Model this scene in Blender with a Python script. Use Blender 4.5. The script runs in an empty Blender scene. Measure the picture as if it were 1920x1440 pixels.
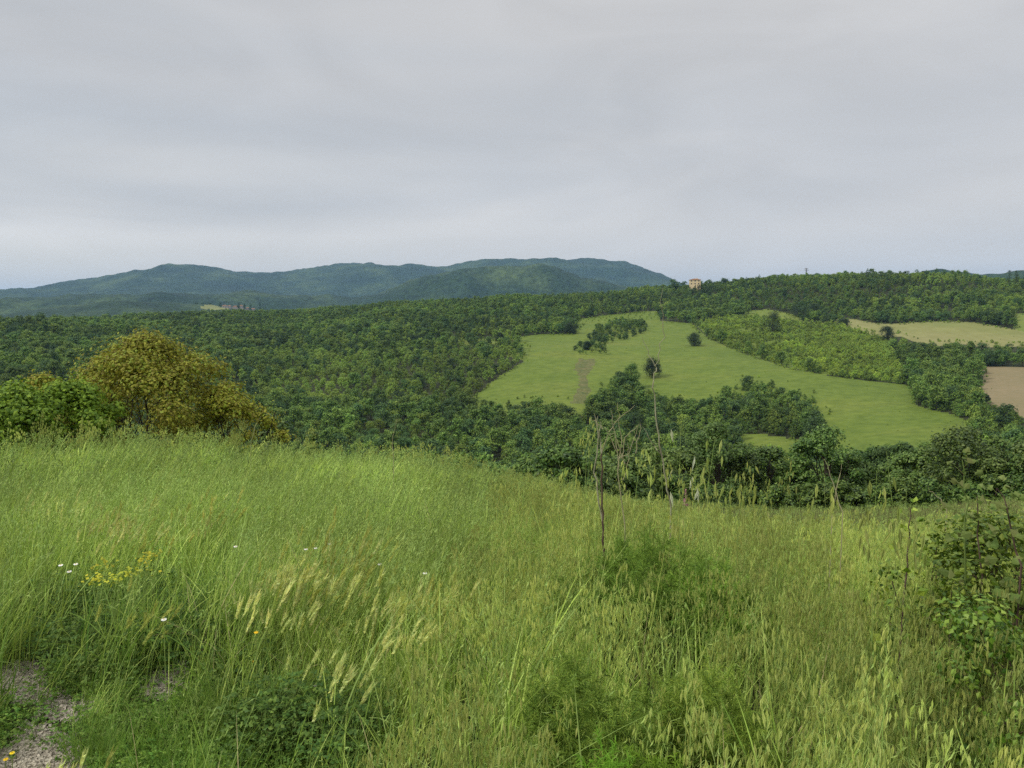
import bpy, math, numpy as np
from math import radians as R

S = bpy.context.scene
COL = S.collection
rng = np.random.default_rng(11)

# ------------------------------------------------------------------ camera
F, PITCH, CZ = 1450.0, math.atan(130 / 1450.0), 1.6      # focal length in photo pixels, tilt down, eye height
cam_d = bpy.data.cameras.new('camera'); cam = bpy.data.objects.new('camera', cam_d); COL.objects.link(cam)
cam_d.sensor_width = 36; cam_d.lens = 36 * F / 1920; cam_d.clip_start = 0.05; cam_d.clip_end = 60000
cam.location = (0, 0, CZ); cam.rotation_euler = (math.pi / 2 - PITCH, 0, 0)
S.camera = cam

# ------------------------------------------------------------------ world, sun, exposure
SUN_EL, SUN_AZ = 42, 246            # degrees; azimuth clockwise from +Y (behind the camera, a little left)
W = bpy.data.worlds.new('World'); S.world = W; W.use_nodes = True
nt = W.node_tree; nt.nodes.clear()
def nd(t, kind, **kw):
    n = t.nodes.new(kind)
    for k, v in kw.items(): setattr(n, k, v)
    return n
def ramp(t, stops, interp='LINEAR'):
    n = t.nodes.new('ShaderNodeValToRGB'); cr = n.color_ramp; cr.interpolation = interp
    while len(cr.elements) < len(stops): cr.elements.new(0.5)
    for e, (p, c) in zip(cr.elements, stops): e.position = p; e.color = (*c, 1)
    return n
out = nd(nt, 'ShaderNodeOutputWorld')
sky = nd(nt, 'ShaderNodeTexSky', sky_type='NISHITA', sun_disc=False, sun_elevation=R(SUN_EL), sun_rotation=R(SUN_AZ))
bg1 = nd(nt, 'ShaderNodeBackground'); bg1.inputs[1].default_value = 0.07
nt.links.new(sky.outputs[0], bg1.inputs[0])
tc = nd(nt, 'ShaderNodeTexCoord'); sep = nd(nt, 'ShaderNodeSeparateXYZ'); nt.links.new(tc.outputs['Generated'], sep.inputs[0])
mp = nd(nt, 'ShaderNodeMapping'); mp.inputs['Scale'].default_value = (1.0, 1.0, 5.5); mp.inputs['Location'].default_value = (3.1, 1.7, 0.4)
nt.links.new(tc.outputs['Generated'], mp.inputs[0])
nz = nd(nt, 'ShaderNodeTexNoise'); nz.inputs['Scale'].default_value = 1.5; nz.inputs['Detail'].default_value = 4; nz.inputs['Roughness'].default_value = 0.45
nz.inputs['Distortion'].default_value = 0.4
nt.links.new(mp.outputs[0], nz.inputs[0])
nm = nd(nt, 'ShaderNodeMath', operation='MULTIPLY_ADD'); nt.links.new(nz.outputs[0], nm.inputs[0]); nm.inputs[1].default_value = 0.30; nm.inputs[2].default_value = -0.15
ad = nd(nt, 'ShaderNodeMath', operation='ADD'); nt.links.new(sep.outputs[2], ad.inputs[0]); nt.links.new(nm.outputs[0], ad.inputs[1])
UP = [(0.30, (0.465, 0.462, 0.461)), (0.42, (0.480, 0.472, 0.465)), (0.62, (1.060, 1.050, 0.994)), (1.0, (1.566, 1.530, 1.448))]
SKY_L = [(0.0, (0.525, 0.508, 0.462)), (0.06, (0.570, 0.552, 0.512)), (0.115, (0.63, 0.613, 0.588)), (0.15, (0.520, 0.515, 0.504)), (0.20, (0.382, 0.405, 0.432))] + UP
SKY_R = [(0.0, (0.424, 0.440, 0.458)), (0.05, (0.460, 0.462, 0.468)), (0.115, (0.535, 0.522, 0.507)), (0.16, (0.490, 0.483, 0.478)), (0.21, (0.429, 0.435, 0.444))] + UP
crl = ramp(nt, SKY_L, 'B_SPLINE'); crr = ramp(nt, SKY_R, 'B_SPLINE'); nt.links.new(ad.outputs[0], crl.inputs[0]); nt.links.new(ad.outputs[0], crr.inputs[0])
lrm = nd(nt, 'ShaderNodeMapRange'); lrm.inputs[1].default_value = -.45; lrm.inputs[2].default_value = .35; nt.links.new(sep.outputs[0], lrm.inputs[0])
cn = nd(nt, 'ShaderNodeTexNoise'); cn.inputs['Scale'].default_value = 3.2; cn.inputs['Detail'].default_value = 7; cn.inputs['Roughness'].default_value = .5; cn.inputs['Distortion'].default_value = .8
mp2 = nd(nt, 'ShaderNodeMapping'); mp2.inputs['Scale'].default_value = (1, 1, 3.2); mp2.inputs['Rotation'].default_value = (0, .12, 0); nt.links.new(tc.outputs['Generated'], mp2.inputs[0]); nt.links.new(mp2.outputs[0], cn.inputs[0])
cm_ = nd(nt, 'ShaderNodeMapRange'); cm_.inputs[1].default_value = .3; cm_.inputs[2].default_value = .7; cm_.inputs[3].default_value = .93; cm_.inputs[4].default_value = 1.06; nt.links.new(cn.outputs[0], cm_.inputs[0])
cr = nd(nt, 'ShaderNodeMix', data_type='RGBA'); nt.links.new(lrm.outputs[0], cr.inputs[0]); nt.links.new(crl.outputs[0], cr.inputs[6]); nt.links.new(crr.outputs[0], cr.inputs[7])
bg2 = nd(nt, 'ShaderNodeBackground'); nt.links.new(cm_.outputs[0], bg2.inputs[1]); nt.links.new(cr.outputs[2], bg2.inputs[0])
mx = nd(nt, 'ShaderNodeMixShader'); mx.inputs[0].default_value = 0.93
nt.links.new(bg1.outputs[0], mx.inputs[1]); nt.links.new(bg2.outputs[0], mx.inputs[2]); nt.links.new(mx.outputs[0], out.inputs[0])

sl = bpy.data.lights.new('sun', 'SUN'); sl.energy = 2.1; sl.angle = R(10); sl.color = (1.0, 0.95, 0.86)
so = bpy.data.objects.new('sun', sl); COL.objects.link(so)
so.rotation_euler = (R(90 - SUN_EL), 0, R(180 - SUN_AZ))

S.view_settings.view_transform = 'Standard'; S.view_settings.look = 'None'; S.view_settings.gamma = 1
S.view_settings.exposure = 0.45
S.render.engine = 'CYCLES'
cy = S.cycles
cy.max_bounces = 5; cy.diffuse_bounces = 3; cy.glossy_bounces = 1; cy.transmission_bounces = 3; cy.volume_bounces = 0; cy.transparent_max_bounces = 4
cy.use_adaptive_sampling = False; cy.use_denoising = False; cy.denoiser = 'OPENIMAGEDENOISE'; cy.denoising_input_passes = 'RGB_ALBEDO_NORMAL'

# ------------------------------------------------------------------ small helpers
def tag(o, label=None, cat=None, group=None, kind=None):
    for k, v in (('label', label), ('category', cat), ('group', group), ('kind', kind)):
        if v: o[k] = v
    return o
def new_mesh(name, V, Fq, mats, mi=None, smooth=False):
    V = np.ascontiguousarray(V, np.float32); Fq = np.ascontiguousarray(Fq, np.int32)
    me = bpy.data.meshes.new(name); me.vertices.add(len(V)); me.vertices.foreach_set('co', V.ravel())
    if len(Fq):
        k = Fq.shape[1]; n = len(Fq)
        me.loops.add(n * k); me.loops.foreach_set('vertex_index', Fq.ravel())
        me.polygons.add(n); me.polygons.foreach_set('loop_start', np.arange(n, dtype=np.int32) * k)
        for m in mats: me.materials.append(m)
        if mi is not None: me.polygons.foreach_set('material_index', np.ascontiguousarray(mi, np.int32))
        me.polygons.foreach_set('use_smooth', np.full(n, smooth))
    me.update(calc_edges=True); return me
def link(name, me, parent=None, loc=None):
    o = bpy.data.objects.new(name, me); COL.objects.link(o)
    if parent: o.parent = parent
    if loc is not None: o.location = loc
    return o
class MB:                      # collects quads with material slots
    def __init__(s): s.V, s.F, s.M, s.n = [], [], [], 0
    def add(s, vf, m=0):
        V, Fq = vf
        s.V.append(np.asarray(V, float).reshape(-1, 3)); s.F.append(np.asarray(Fq, int) + s.n); s.M.append(np.full(len(Fq), m)); s.n += len(s.V[-1]); return s
    def mesh(s, name, mats, smooth=False):
        return new_mesh(name, np.concatenate(s.V), np.concatenate(s.F), mats, np.concatenate(s.M), smooth)
def unit(a): return a / np.maximum(np.linalg.norm(a, axis=-1, keepdims=True), 1e-9)
def leaves(c, n, length, width, rg, fold=0.12, u=None):      # kite leaves: centres c, normals n
    N = len(c); n = unit(n)
    if u is None: u = rg.normal(size=(N, 3))
    u = unit(u - n * (u * n).sum(1, keepdims=True)); s = np.cross(n, u)
    L = np.broadcast_to(np.asarray(length, float), (N,))[:, None]; Wd = np.broadcast_to(np.asarray(width, float), (N,))[:, None]
    V = np.stack([c - u * L * .5, c + s * Wd * .5 - n * L * fold, c + u * L * .5, c - s * Wd * .5 - n * L * fold], 1).reshape(-1, 3)
    return V, np.arange(4 * N).reshape(N, 4)
def strips(P, Wd, side):       # P (N,K,3) spines, Wd (N,K) widths, side (N,3)
    N, K, _ = P.shape; s = side[:, None, :] * Wd[..., None] * .5
    V = np.stack([P - s, P + s], 2).reshape(-1, 3)
    b = (np.arange(N)[:, None] * K + np.arange(K - 1)[None, :]) * 2
    return V, np.stack([b, b + 1, b + 3, b + 2], -1).reshape(-1, 4)
def tube(P, rad, sides=5):
    P = np.asarray(P, float); K = len(P); rad = np.broadcast_to(np.asarray(rad, float), (K,))
    T = unit(np.gradient(P, axis=0)); ref = np.array([1.0, 0.31, 0.17]) if abs(T[0, 0]) < .8 else np.array([0.1, 1.0, .2])
    A = unit(np.cross(T, ref)); B = np.cross(T, A); a = np.arange(sides) * 2 * math.pi / sides
    V = (P[:, None] + (A[:, None] * np.cos(a)[None, :, None] + B[:, None] * np.sin(a)[None, :, None]) * rad[:, None, None]).reshape(-1, 3)
    i = np.arange(K - 1)[:, None] * sides; j = np.arange(sides)[None]; j2 = (j + 1) % sides
    return V, np.stack([i + j, i + j2, i + j2 + sides, i + j + sides], -1).reshape(-1, 4)
def box(x0, x1, y0, y1, z0, z1):
    V = [(x, y, z) for z in (z0, z1) for y in (y0, y1) for x in (x0, x1)]
    return np.array(V, float), np.array([(0, 2, 3, 1), (4, 5, 7, 6), (0, 1, 5, 4), (2, 6, 7, 3), (0, 4, 6, 2), (1, 3, 7, 5)])
def curve_pts(a, b, n, bend, rg):     # a wobbly line from a to b
    t = np.linspace(0, 1, n)[:, None]; a, b = np.asarray(a, float), np.asarray(b, float)
    off = rg.normal(size=3) * bend; off2 = rg.normal(size=3) * bend * .5
    return a + (b - a) * t + off * np.sin(math.pi * t) + off2 * np.sin(2 * math.pi * t)

def _hash(ix, iy, s):
    h = np.sin(ix * 127.1 + iy * 311.7 + s * 74.7) * 43758.5453
    return h - np.floor(h)
def vnoise(x, y, s=0):
    ix, iy = np.floor(x), np.floor(y); fx, fy = x - ix, y - iy; fx = fx * fx * (3 - 2 * fx); fy = fy * fy * (3 - 2 * fy)
    a, b, c, d = _hash(ix, iy, s), _hash(ix + 1, iy, s), _hash(ix, iy + 1, s), _hash(ix + 1, iy + 1, s)
    return (a + (b - a) * fx) * (1 - fy) + (c + (d - c) * fx) * fy
def fbm(x, y, s=0, o=4):
    v, a = 0, .5
    for k in range(o): v = v + a * (vnoise(x, y, s + k) - .5) * 2; x, y, a = x * 2.03 + 5.1, y * 2.03 + 1.7, a * .5
    return v
def sstep(a, b, x): t = np.clip((x - a) / (b - a), 0, 1); return t * t * (3 - 2 * t)

# ------------------------------------------------------------------ the lie of the land (surveyed along bearings from the viewpoint)
cp, sp = math.cos(PITCH), math.sin(PITCH)
def tan_el(u, v):              # slope of the sight line through photo pixel (u, v)
    a, w = (u - 960) / F, (720 - v) / F
    return (-sp + cp * w) / np.hypot(a, cp + sp * w)
def az_of(u, v=700): return np.arctan2((u - 960) / F, cp + sp * (720 - v) / F)
def pix(x, y, z):              # world -> photo pixel
    X, Y, Z = x, y, z - CZ
    d = cp * Y - sp * Z; h = sp * Y + cp * Z; d = np.where(d > 1e-3, d, 1e-3)
    return 960 + F * X / d, 720 - F * h / d
def pchip(x, y, xq):
    x, y = np.asarray(x, float), np.asarray(y, float); h = np.diff(x); d = np.diff(y) / h; m = np.zeros(len(x))
    for i in range(1, len(x) - 1):
        if d[i - 1] * d[i] > 0:
            w1, w2 = 2 * h[i] + h[i - 1], h[i] + 2 * h[i - 1]; m[i] = (w1 + w2) / (w1 / d[i - 1] + w2 / d[i])
    m[0], m[-1] = d[0], d[-1]
    i = np.clip(np.searchsorted(x, xq) - 1, 0, len(x) - 2); t = np.clip((xq - x[i]) / h[i], 0, 1)
    return (1 + 2 * t) * (1 - t) ** 2 * y[i] + t * (1 - t) ** 2 * h[i] * m[i] + t * t * (3 - 2 * t) * y[i + 1] + t * t * (t - 1) * h[i] * m[i + 1]

# crest of the meadow: bearing (as photo column), distance, row of the grass line, grass height there
CR_U = [-900, 0, 250, 480, 700, 850, 1000, 1100, 1250, 1400, 1500, 1700, 1920, 2900]
CR_R = [16, 16, 16.5, 17, 18, 20, 24, 29, 38, 44, 46, 48, 46, 46]
CR_V = [835, 830, 822, 838, 850, 866, 893, 915, 938, 952, 957, 953, 938, 900]
CR_H = [.5, .5, .5, .55, .55, .6, .6, .55, .35, .25, .22, .22, .22, .2]
# far side of the valley: distance and ground height
FAR = {
 -900: [(130, -38), (260, -55), (420, -40), (600, -28), (850, -14), (1000, -16), (1250, -40)],
 0:    [(130, -34), (260, -52), (400, -36), (600, -27), (850, -12), (980, -14), (1250, -45)],
 480:  [(130, -34), (260, -53), (400, -45), (600, -32), (720, -23), (900, -9), (1000, -1), (1100, -4), (1250, -30)],
 800:  [(130, -34), (260, -53), (400, -46), (500, -36), (600, -26), (720, -11), (900, 7), (1000, 12), (1100, 8), (1250, -20)],
 1000: [(130, -34), (260, -55), (330, -52), (400, -40.5), (580, -18.5), (720, -9), (900, 12), (1010, 20), (1100, 15), (1250, -15)],
 1250: [(130, -32), (220, -52), (300, -53), (430, -36.5), (540, -24), (640, -13), (720, -6), (880, 14), (1000, 31), (1100, 28), (1250, 0)],
 1500: [(130, -30), (230, -50), (330, -46.5), (360, -43), (460, -31), (600, -21), (740, -5), (800, 5), (980, 41), (1100, 38), (1250, 10)],
 1700: [(130, -28), (230, -48), (330, -42), (420, -37), (500, -29), (620, -17.5), (720, -5), (800, 8), (950, 40), (1100, 42), (1250, 20)],
 1920: [(130, -26), (230, -45), (340, -40), (400, -36), (500, -27.5), (620, -16), (700, -6.5), (820, 12), (950, 30), (1100, 34), (1250, 20)],
 2900: [(130, -24), (230, -40), (340, -36), (500, -24), (700, -2), (950, 32), (1100, 34), (1250, 20)]}
def far_nodes(u):
    rm = np.interp(u, [-900, 1250, 1500, 1650, 2900], [6400, 6400, 4800, 3000, 3000])
    vm = np.interp(u, [-900, -300, 0, 60, 200, 260, 350, 430, 515, 560, 600, 650, 700, 760, 820, 900, 960, 1030, 1100, 1160, 1200, 1255, 1320, 1400, 1500, 1640, 1700, 1760, 1830, 1860, 1920, 2100, 2900],
                      [600, 560, 543, 540, 518, 506, 499, 505, 513, 506, 500, 493, 491, 495, 501, 491, 488, 484, 486, 487, 497, 522, 552, 580, 580, 515, 503, 506, 515, 511, 497, 485, 470])
    r2 = np.interp(u, [-900, 1250, 1500, 1650, 2900], [3400, 3400, 3000, 2500, 2500])
    v2 = np.interp(u, [-900, 0, 150, 300, 450, 520, 600, 650, 700, 800, 900, 980, 1050, 1130, 1250, 1400, 2900],
                      [600, 572, 562, 552, 546, 550, 560, 566, 556, 524, 509, 506, 512, 526, 541, 600, 600])
    r1 = np.interp(u, [-900, 1250, 1650, 2900], [2600, 2600, 1900, 1900])
    v1 = np.interp(u, [-900, 0, 200, 300, 360, 430, 500, 560, 620, 700, 2900], [600, 590, 580, 573, 570, 569, 574, 583, 592, 600, 610])
    z1, z2, zm = (CZ + r * tan_el(u, v) for r, v in ((r1, v1), (r2, v2), (rm, vm)))
    return [(1600, -75), (1750, -70), (r1, z1), ((r1 + r2) / 2, min(z1, z2) - 45), (r2, z2), ((r2 + rm) / 2, min(z2, zm) - 45), (rm, zm), (rm * 1.35, zm - 160), (9500, 20), (14000, 0)]
AZ_F = np.radians(np.linspace(-58, 58, 1161)); LR = np.linspace(math.log(.4), math.log(14000), 1500); RR = np.exp(LR)
US = np.array(sorted(set(list(range(-900, 2901, 25))))); TAB = np.zeros((len(US), len(RR)))
fk = sorted(FAR)
def smooth_lerp(u, keys, vals):
    i = int(np.clip(np.searchsorted(keys, u) - 1, 0, len(keys) - 2)); t = np.clip((u - keys[i]) / (keys[i + 1] - keys[i]), 0, 1); t = t * t * (3 - 2 * t)
    return vals[i] * (1 - t) + vals[i + 1] * t
farcurves = [pchip([math.log(20)] + [math.log(r) for r, z in FAR[k]], [FAR[k][0][1]] + [z for r, z in FAR[k]], LR) for k in fk]
for k, u in enumerate(US):
    rc, vc, hc = (np.interp(u, CR_U, q) for q in (CR_R, CR_V, CR_H))
    zc = CZ + rc * tan_el(u, vc) - hc
    b = abs(zc) / rc / .21
    n0 = [(0.3, 0), (2, zc * 2 / rc + .34 * b), (5, zc * 5 / rc + .62 * b), (10, zc * 10 / rc + .45 * b), (rc, zc), (rc * 1.28, zc * 1.28 - (1.0 if u < 1150 else .5)), (rc * 1.7, zc * 1.7 - 4)]
    nr, nz_ = zip(*n0)
    f1 = fk.index(max(q for q in fk if q <= u)); 
    zf = smooth_lerp(u, fk, farcurves)
    near = pchip(list(nr) + [130], list(nz_) + [zf[np.searchsorted(RR, 130)]], RR)
    ff = far_nodes(u); far = pchip([1250] + [q[0] for q in ff], [zf[np.searchsorted(RR, 1250)]] + [q[1] for q in ff], RR)
    TAB[k] = np.where(RR < 130, near, np.where(RR < 1250, zf, far))
TABF = np.array([np.interp(np.tan(AZ_F) * F * .997 + 960, US, TAB[:, j]) for j in range(len(RR))]).T
def _gs(T, n):
    kk = np.exp(-.5 * (np.arange(-3 * n, 3 * n + 1) / n) ** 2); kk /= kk.sum(); P = np.pad(T, ((3 * n, 3 * n), (0, 0)), mode='edge')
    return sum(kk[i] * P[i:i + T.shape[0]] for i in range(len(kk)))
A_, B_ = _gs(TABF, 6), _gs(TABF, 22)
TABF = np.where(RR[None] < 60, B_, A_)
def H(x, y):
    r = np.hypot(x, y); az = np.clip(np.arctan2(x, y), AZ_F[0], AZ_F[-1] - 1e-6)
    fa = (az - AZ_F[0]) / (AZ_F[1] - AZ_F[0]); ia = np.clip(fa.astype(int), 0, len(AZ_F) - 2); fa = fa - ia
    fr = (np.log(np.maximum(r, .41)) - LR[0]) / (LR[1] - LR[0]); ir = np.clip(fr.astype(int), 0, len(RR) - 2); fr = np.clip(fr - ir, 0, 1)
    z = (TABF[ia, ir] * (1 - fr) + TABF[ia, ir + 1] * fr) * (1 - fa) + (TABF[ia + 1, ir] * (1 - fr) + TABF[ia + 1, ir + 1] * fr) * fa
    back = sstep(math.radians(60), math.radians(100), np.abs(np.arctan2(x, y)))
    z = z * (1 - back) + back * (np.minimum(r, 400) * .03)
    z = z + .05 * fbm(x / 1.3, y / 1.3, 3) * sstep(.5, 4, r) * (1 - sstep(40, 80, r)) + (1.3 * fbm(x / 60, y / 60, 7) + 4.2 * fbm(x / 150, y / 150, 17, 3)) * sstep(90, 260, r)
    fw = sstep(1500, 2300, r)
    rid = 1 - np.abs(fbm(x / 700, y / 900, 21, 5)) * 2
    z = z + fw * ((rid - .55) * 62 + fbm(x / 160, y / 160, 31, 3) * 14 + fbm(x / 45, y / 45, 37, 2) * 5) * np.clip((z + 60) / 90, .25, 1)
    return z
def hz(x, y): return float(H(np.array([float(x)]), np.array([float(y)]))[0])
def at(u, r, v=700):           # world x, y at a bearing and distance
    a = az_of(u, v); return r * math.sin(a), r * math.cos(a)
# ------------------------------------------------------------------ materials
def mat(name):
    m = bpy.data.materials.new(name); m.use_nodes = True; m.node_tree.nodes.clear(); return m, m.node_tree
def leaf_mat(name, cols, var=.22, trans=.3, rough=.6, spec=.2, tint=(.75, 1.2), patch=None):
    """foliage: every leaf picks a colour of its own, every plant a slight tint"""
    m, t = mat(name); L = t.links.new
    o = nd(t, 'ShaderNodeOutputMaterial'); g = nd(t, 'ShaderNodeNewGeometry'); oi = nd(t, 'ShaderNodeObjectInfo')
    n = len(cols); r = ramp(t, [(i / max(n - 1, 1), c) for i, c in enumerate(cols)]); L(g.outputs['Random Per Island'], r.inputs[0])
    hsv = nd(t, 'ShaderNodeHueSaturation'); L(r.outputs[0], hsv.inputs['Color'])
    mr = nd(t, 'ShaderNodeMapRange'); mr.inputs[3].default_value, mr.inputs[4].default_value = tint; L(oi.outputs['Random'], mr.inputs[0]); val = mr.outputs[0]
    if patch:                     # neighbouring plants share a tone
        pn_ = nd(t, 'ShaderNodeTexNoise'); pn_.inputs['Scale'].default_value = patch; pn_.inputs['Detail'].default_value = 3; L(oi.outputs['Location'], pn_.inputs[0])
        pr_ = nd(t, 'ShaderNodeMapRange'); pr_.inputs[1].default_value, pr_.inputs[2].default_value, pr_.inputs[3].default_value, pr_.inputs[4].default_value = .32, .68, .6, 1.4; L(pn_.outputs[0], pr_.inputs[0])
        pm_ = nd(t, 'ShaderNodeMath', operation='MULTIPLY'); L(val, pm_.inputs[0]); L(pr_.outputs[0], pm_.inputs[1]); val = pm_.outputs[0]
    L(val, hsv.inputs['Value'])
    mh = nd(t, 'ShaderNodeMath', operation='MULTIPLY'); L(oi.outputs['Random'], mh.inputs[0]); mh.inputs[1].default_value = 7.31
    fr = nd(t, 'ShaderNodeMath', operation='FRACT'); L(mh.outputs[0], fr.inputs[0])
    m2 = nd(t, 'ShaderNodeMapRange'); m2.inputs[3].default_value, m2.inputs[4].default_value = .5 - .05 * var, .5 + .05 * var; L(fr.outputs[0], m2.inputs[0]); L(m2.outputs[0], hsv.inputs['Hue'])
    p = nd(t, 'ShaderNodeBsdfPrincipled'); p.inputs['Roughness'].default_value = rough; p.inputs['Specular IOR Level'].default_value = spec
    L(hsv.outputs[0], p.inputs['Base Color'])
    if trans:
        tr = nd(t, 'ShaderNodeBsdfTranslucent'); L(hsv.outputs[0], tr.inputs[0]); mxx = nd(t, 'ShaderNodeMixShader'); mxx.inputs[0].default_value = trans
        L(p.outputs[0], mxx.inputs[1]); L(tr.outputs[0], mxx.inputs[2]); L(mxx.outputs[0], o.inputs[0])
    else: L(p.outputs[0], o.inputs[0])
    return m
def noise_mat(name, cols, scale, detail=6, rough=.9, bump=0, bscale=None, stretch=(1, 1, 1), scale2=None, cols2=None, spec=.15, pos=None):
    m, t = mat(name); L = t.links.new
    o = nd(t, 'ShaderNodeOutputMaterial'); p = nd(t, 'ShaderNodeBsdfPrincipled'); p.inputs['Roughness'].default_value = rough; p.inputs['Specular IOR Level'].default_value = spec
    c = nd(t, 'ShaderNodeTexCoord'); mpp = nd(t, 'ShaderNodeMapping'); mpp.inputs['Scale'].default_value = stretch; L(c.outputs['Object'], mpp.inputs[0])
    n = nd(t, 'ShaderNodeTexNoise'); n.inputs['Scale'].default_value = scale; n.inputs['Detail'].default_value = detail; n.inputs['Roughness'].default_value = .62; L(mpp.outputs[0], n.inputs[0])
    k = len(cols); pos = pos or [.3 + .4 * i / max(k - 1, 1) for i in range(k)]
    r = ramp(t, list(zip(pos, cols))); L(n.outputs[0], r.inputs[0]); col = r.outputs[0]
    if scale2:
        n2 = nd(t, 'ShaderNodeTexNoise'); n2.inputs['Scale'].default_value = scale2; n2.inputs['Detail'].default_value = 8; n2.inputs['Roughness'].default_value = .7; L(mpp.outputs[0], n2.inputs[0])
        r2 = ramp(t, [(.35, cols2[0]), (.65, cols2[1])]); L(n2.outputs[0], r2.inputs[0])
        mm = nd(t, 'ShaderNodeMix', data_type='RGBA', blend_type='MULTIPLY'); mm.inputs[0].default_value = 1; L(col, mm.inputs[6]); L(r2.outputs[0], mm.inputs[7]); col = mm.outputs[2]
    L(col, p.inputs['Base Color'])
    if bump:
        nb = nd(t, 'ShaderNodeTexNoise'); nb.inputs['Scale'].default_value = bscale or scale; nb.inputs['Detail'].default_value = 5; L(c.outputs['Object'], nb.inputs[0])
        b = nd(t, 'ShaderNodeBump'); b.inputs['Strength'].default_value = 1; b.inputs['Distance'].default_value = bump; L(nb.outputs[0], b.inputs['Height']); L(b.outputs[0], p.inputs['Normal'])
    L(p.outputs[0], o.inputs[0]); return m
M_ground = noise_mat('ground', [(0.018, 0.027, 0.008), (0.030, 0.036, 0.012), (0.045, 0.042, 0.018)], .9, bump=.05, bscale=3)
M_field = noise_mat('field_grass', [(0.094, 0.139, 0.018), (0.115, 0.160, 0.023), (0.142, 0.172, 0.030)], .018, detail=8, scale2=.22, cols2=[(.66, .72, .64), (1.1, 1.08, 1.08)], stretch=(.75, 1, 1), bump=.25, bscale=.8)
M_lush = noise_mat('lush_grass', [(0.120, 0.166, 0.030), (0.160, 0.193, 0.040)], .05, scale2=.4, cols2=[(.8, .8, .8), (1.05, 1.05, 1)])
M_wheat = noise_mat('ripening_wheat', [(0.142, 0.175, 0.049), (0.188, 0.195, 0.068), (0.214, 0.207, 0.086)], .012, detail=5, scale2=.15, cols2=[(.85, .85, .8), (1.06, 1.05, 1.05)], stretch=(1, .5, 1))
M_farf = noise_mat('pale_meadow', [(.15, .165, .05), (.19, .20, .07)], .01)
M_plough = noise_mat('bare_field', [(0.180, 0.149, 0.077), (0.220, 0.171, 0.099)], .02, scale2=.3, cols2=[(.85, .9, .85), (1.05, 1.05, 1.05)])
M_gully = noise_mat('dry_gully', [(.085, .11, .03), (.13, .135, .045), (.16, .14, .06)], .15, scale2=.7, cols2=[(.5, .55, .5), (1.1, 1.1, 1.1)], bump=.5, bscale=.5)
M_hill = noise_mat('wooded_hill', [(0.012, 0.029, 0.014), (0.023, 0.047, 0.020), (0.068, 0.101, 0.035)], .0035, detail=9, scale2=.045, cols2=[(.4, .45, .45), (1.3, 1.28, 1.2)], bump=6, bscale=.06)
M_gravel = noise_mat('gravel', [(0.109, 0.092, 0.063), (0.197, 0.173, 0.126), (0.065, 0.057, 0.038)], 60, bump=.006, bscale=150)
M_stone = leaf_mat('pebble', [(0.132, 0.112, 0.081), (0.252, 0.224, 0.170), (0.337, 0.306, 0.241), (0.096, 0.083, 0.060)], var=.2, trans=0)
M_bark = noise_mat('bark', [(.03, .025, .018), (.075, .062, .045)], 9, stretch=(1, 1, .2))
M_twig = noise_mat('dry_twig', [(0.142, 0.125, 0.080), (0.282, 0.279, 0.178), (0.074, 0.050, 0.038)], 14, stretch=(1, 1, .3))
M_twig_pale = noise_mat('pale_dry_twig', [(0.225, 0.210, 0.112), (0.315, 0.285, 0.180)], 14)
M_twig_dark = noise_mat('dark_dry_twig', [(0.043, 0.026, 0.023), (0.114, 0.077, 0.058)], 14, stretch=(1, 1, .3))
M_oak = leaf_mat('oak_leaves', [(0.059, 0.117, 0.021), (0.090, 0.166, 0.027), (0.130, 0.215, 0.036), (0.194, 0.276, 0.053)], patch=0.012, tint=(.84, 1.14), trans=.22)
M_oak2 = leaf_mat('dark_leaves', [(0.038, 0.081, 0.023), (0.058, 0.114, 0.030), (0.088, 0.158, 0.037)], patch=0.012, tint=(.84, 1.14), trans=.2)
M_ash = leaf_mat('mid_leaves', [(0.089, 0.157, 0.023), (0.140, 0.224, 0.032), (0.192, 0.281, 0.042), (0.255, 0.335, 0.067)], patch=0.015, tint=(.84, 1.14), trans=.25)
M_scrub = leaf_mat('light_leaves', [(0.164, 0.258, 0.030), (0.245, 0.354, 0.041), (0.326, 0.431, 0.061)], patch=0.03, tint=(.84, 1.14), trans=.3)
M_holm = leaf_mat('evergreen_leaves', [(.018, .035, .012), (.03, .055, .016), (.05, .08, .025)], trans=.15)
M_mown = leaf_mat('mown_grass', [(.12, .135, .04), (.16, .17, .055), (.20, .19, .075)], trans=.3, patch=.35)
M_hedge2 = leaf_mat('light_hedge_leaves', [(0.043, 0.085, 0.013), (0.076, 0.142, 0.023), (0.128, 0.199, 0.041), (0.170, 0.247, 0.063)], trans=.28, spec=.3, rough=.5)
M_hedge = leaf_mat('hedge_leaves', [(0.026, 0.059, 0.010), (0.053, 0.110, 0.016), (0.102, 0.174, 0.026), (0.153, 0.230, 0.043)], trans=.25, spec=.35, rough=.5)
M_yellow = leaf_mat('yellow_leaves', [(0.161, 0.139, 0.021), (0.289, 0.269, 0.032), (0.387, 0.389, 0.045), (0.275, 0.372, 0.045)], trans=.3)
M_green = leaf_mat('bright_leaves', [(0.068, 0.135, 0.012), (0.145, 0.242, 0.021), (0.250, 0.359, 0.032)], trans=.3)
M_blade = leaf_mat('grass_blade', [(0.161, 0.266, 0.040), (0.279, 0.419, 0.063), (0.404, 0.530, 0.107), (0.514, 0.634, 0.160)], patch=0.55, trans=.35, tint=(.75, 1.2))
M_blade_d = leaf_mat('green_blade', [(0.074, 0.150, 0.022), (0.125, 0.225, 0.031), (0.191, 0.285, 0.042)], patch=0.9, trans=.35)
M_oat = leaf_mat('oat_spikelet', [(0.327, 0.405, 0.092), (0.435, 0.494, 0.131), (0.543, 0.585, 0.196)], patch=0.6, trans=.4, tint=(.8, 1.15))
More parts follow.
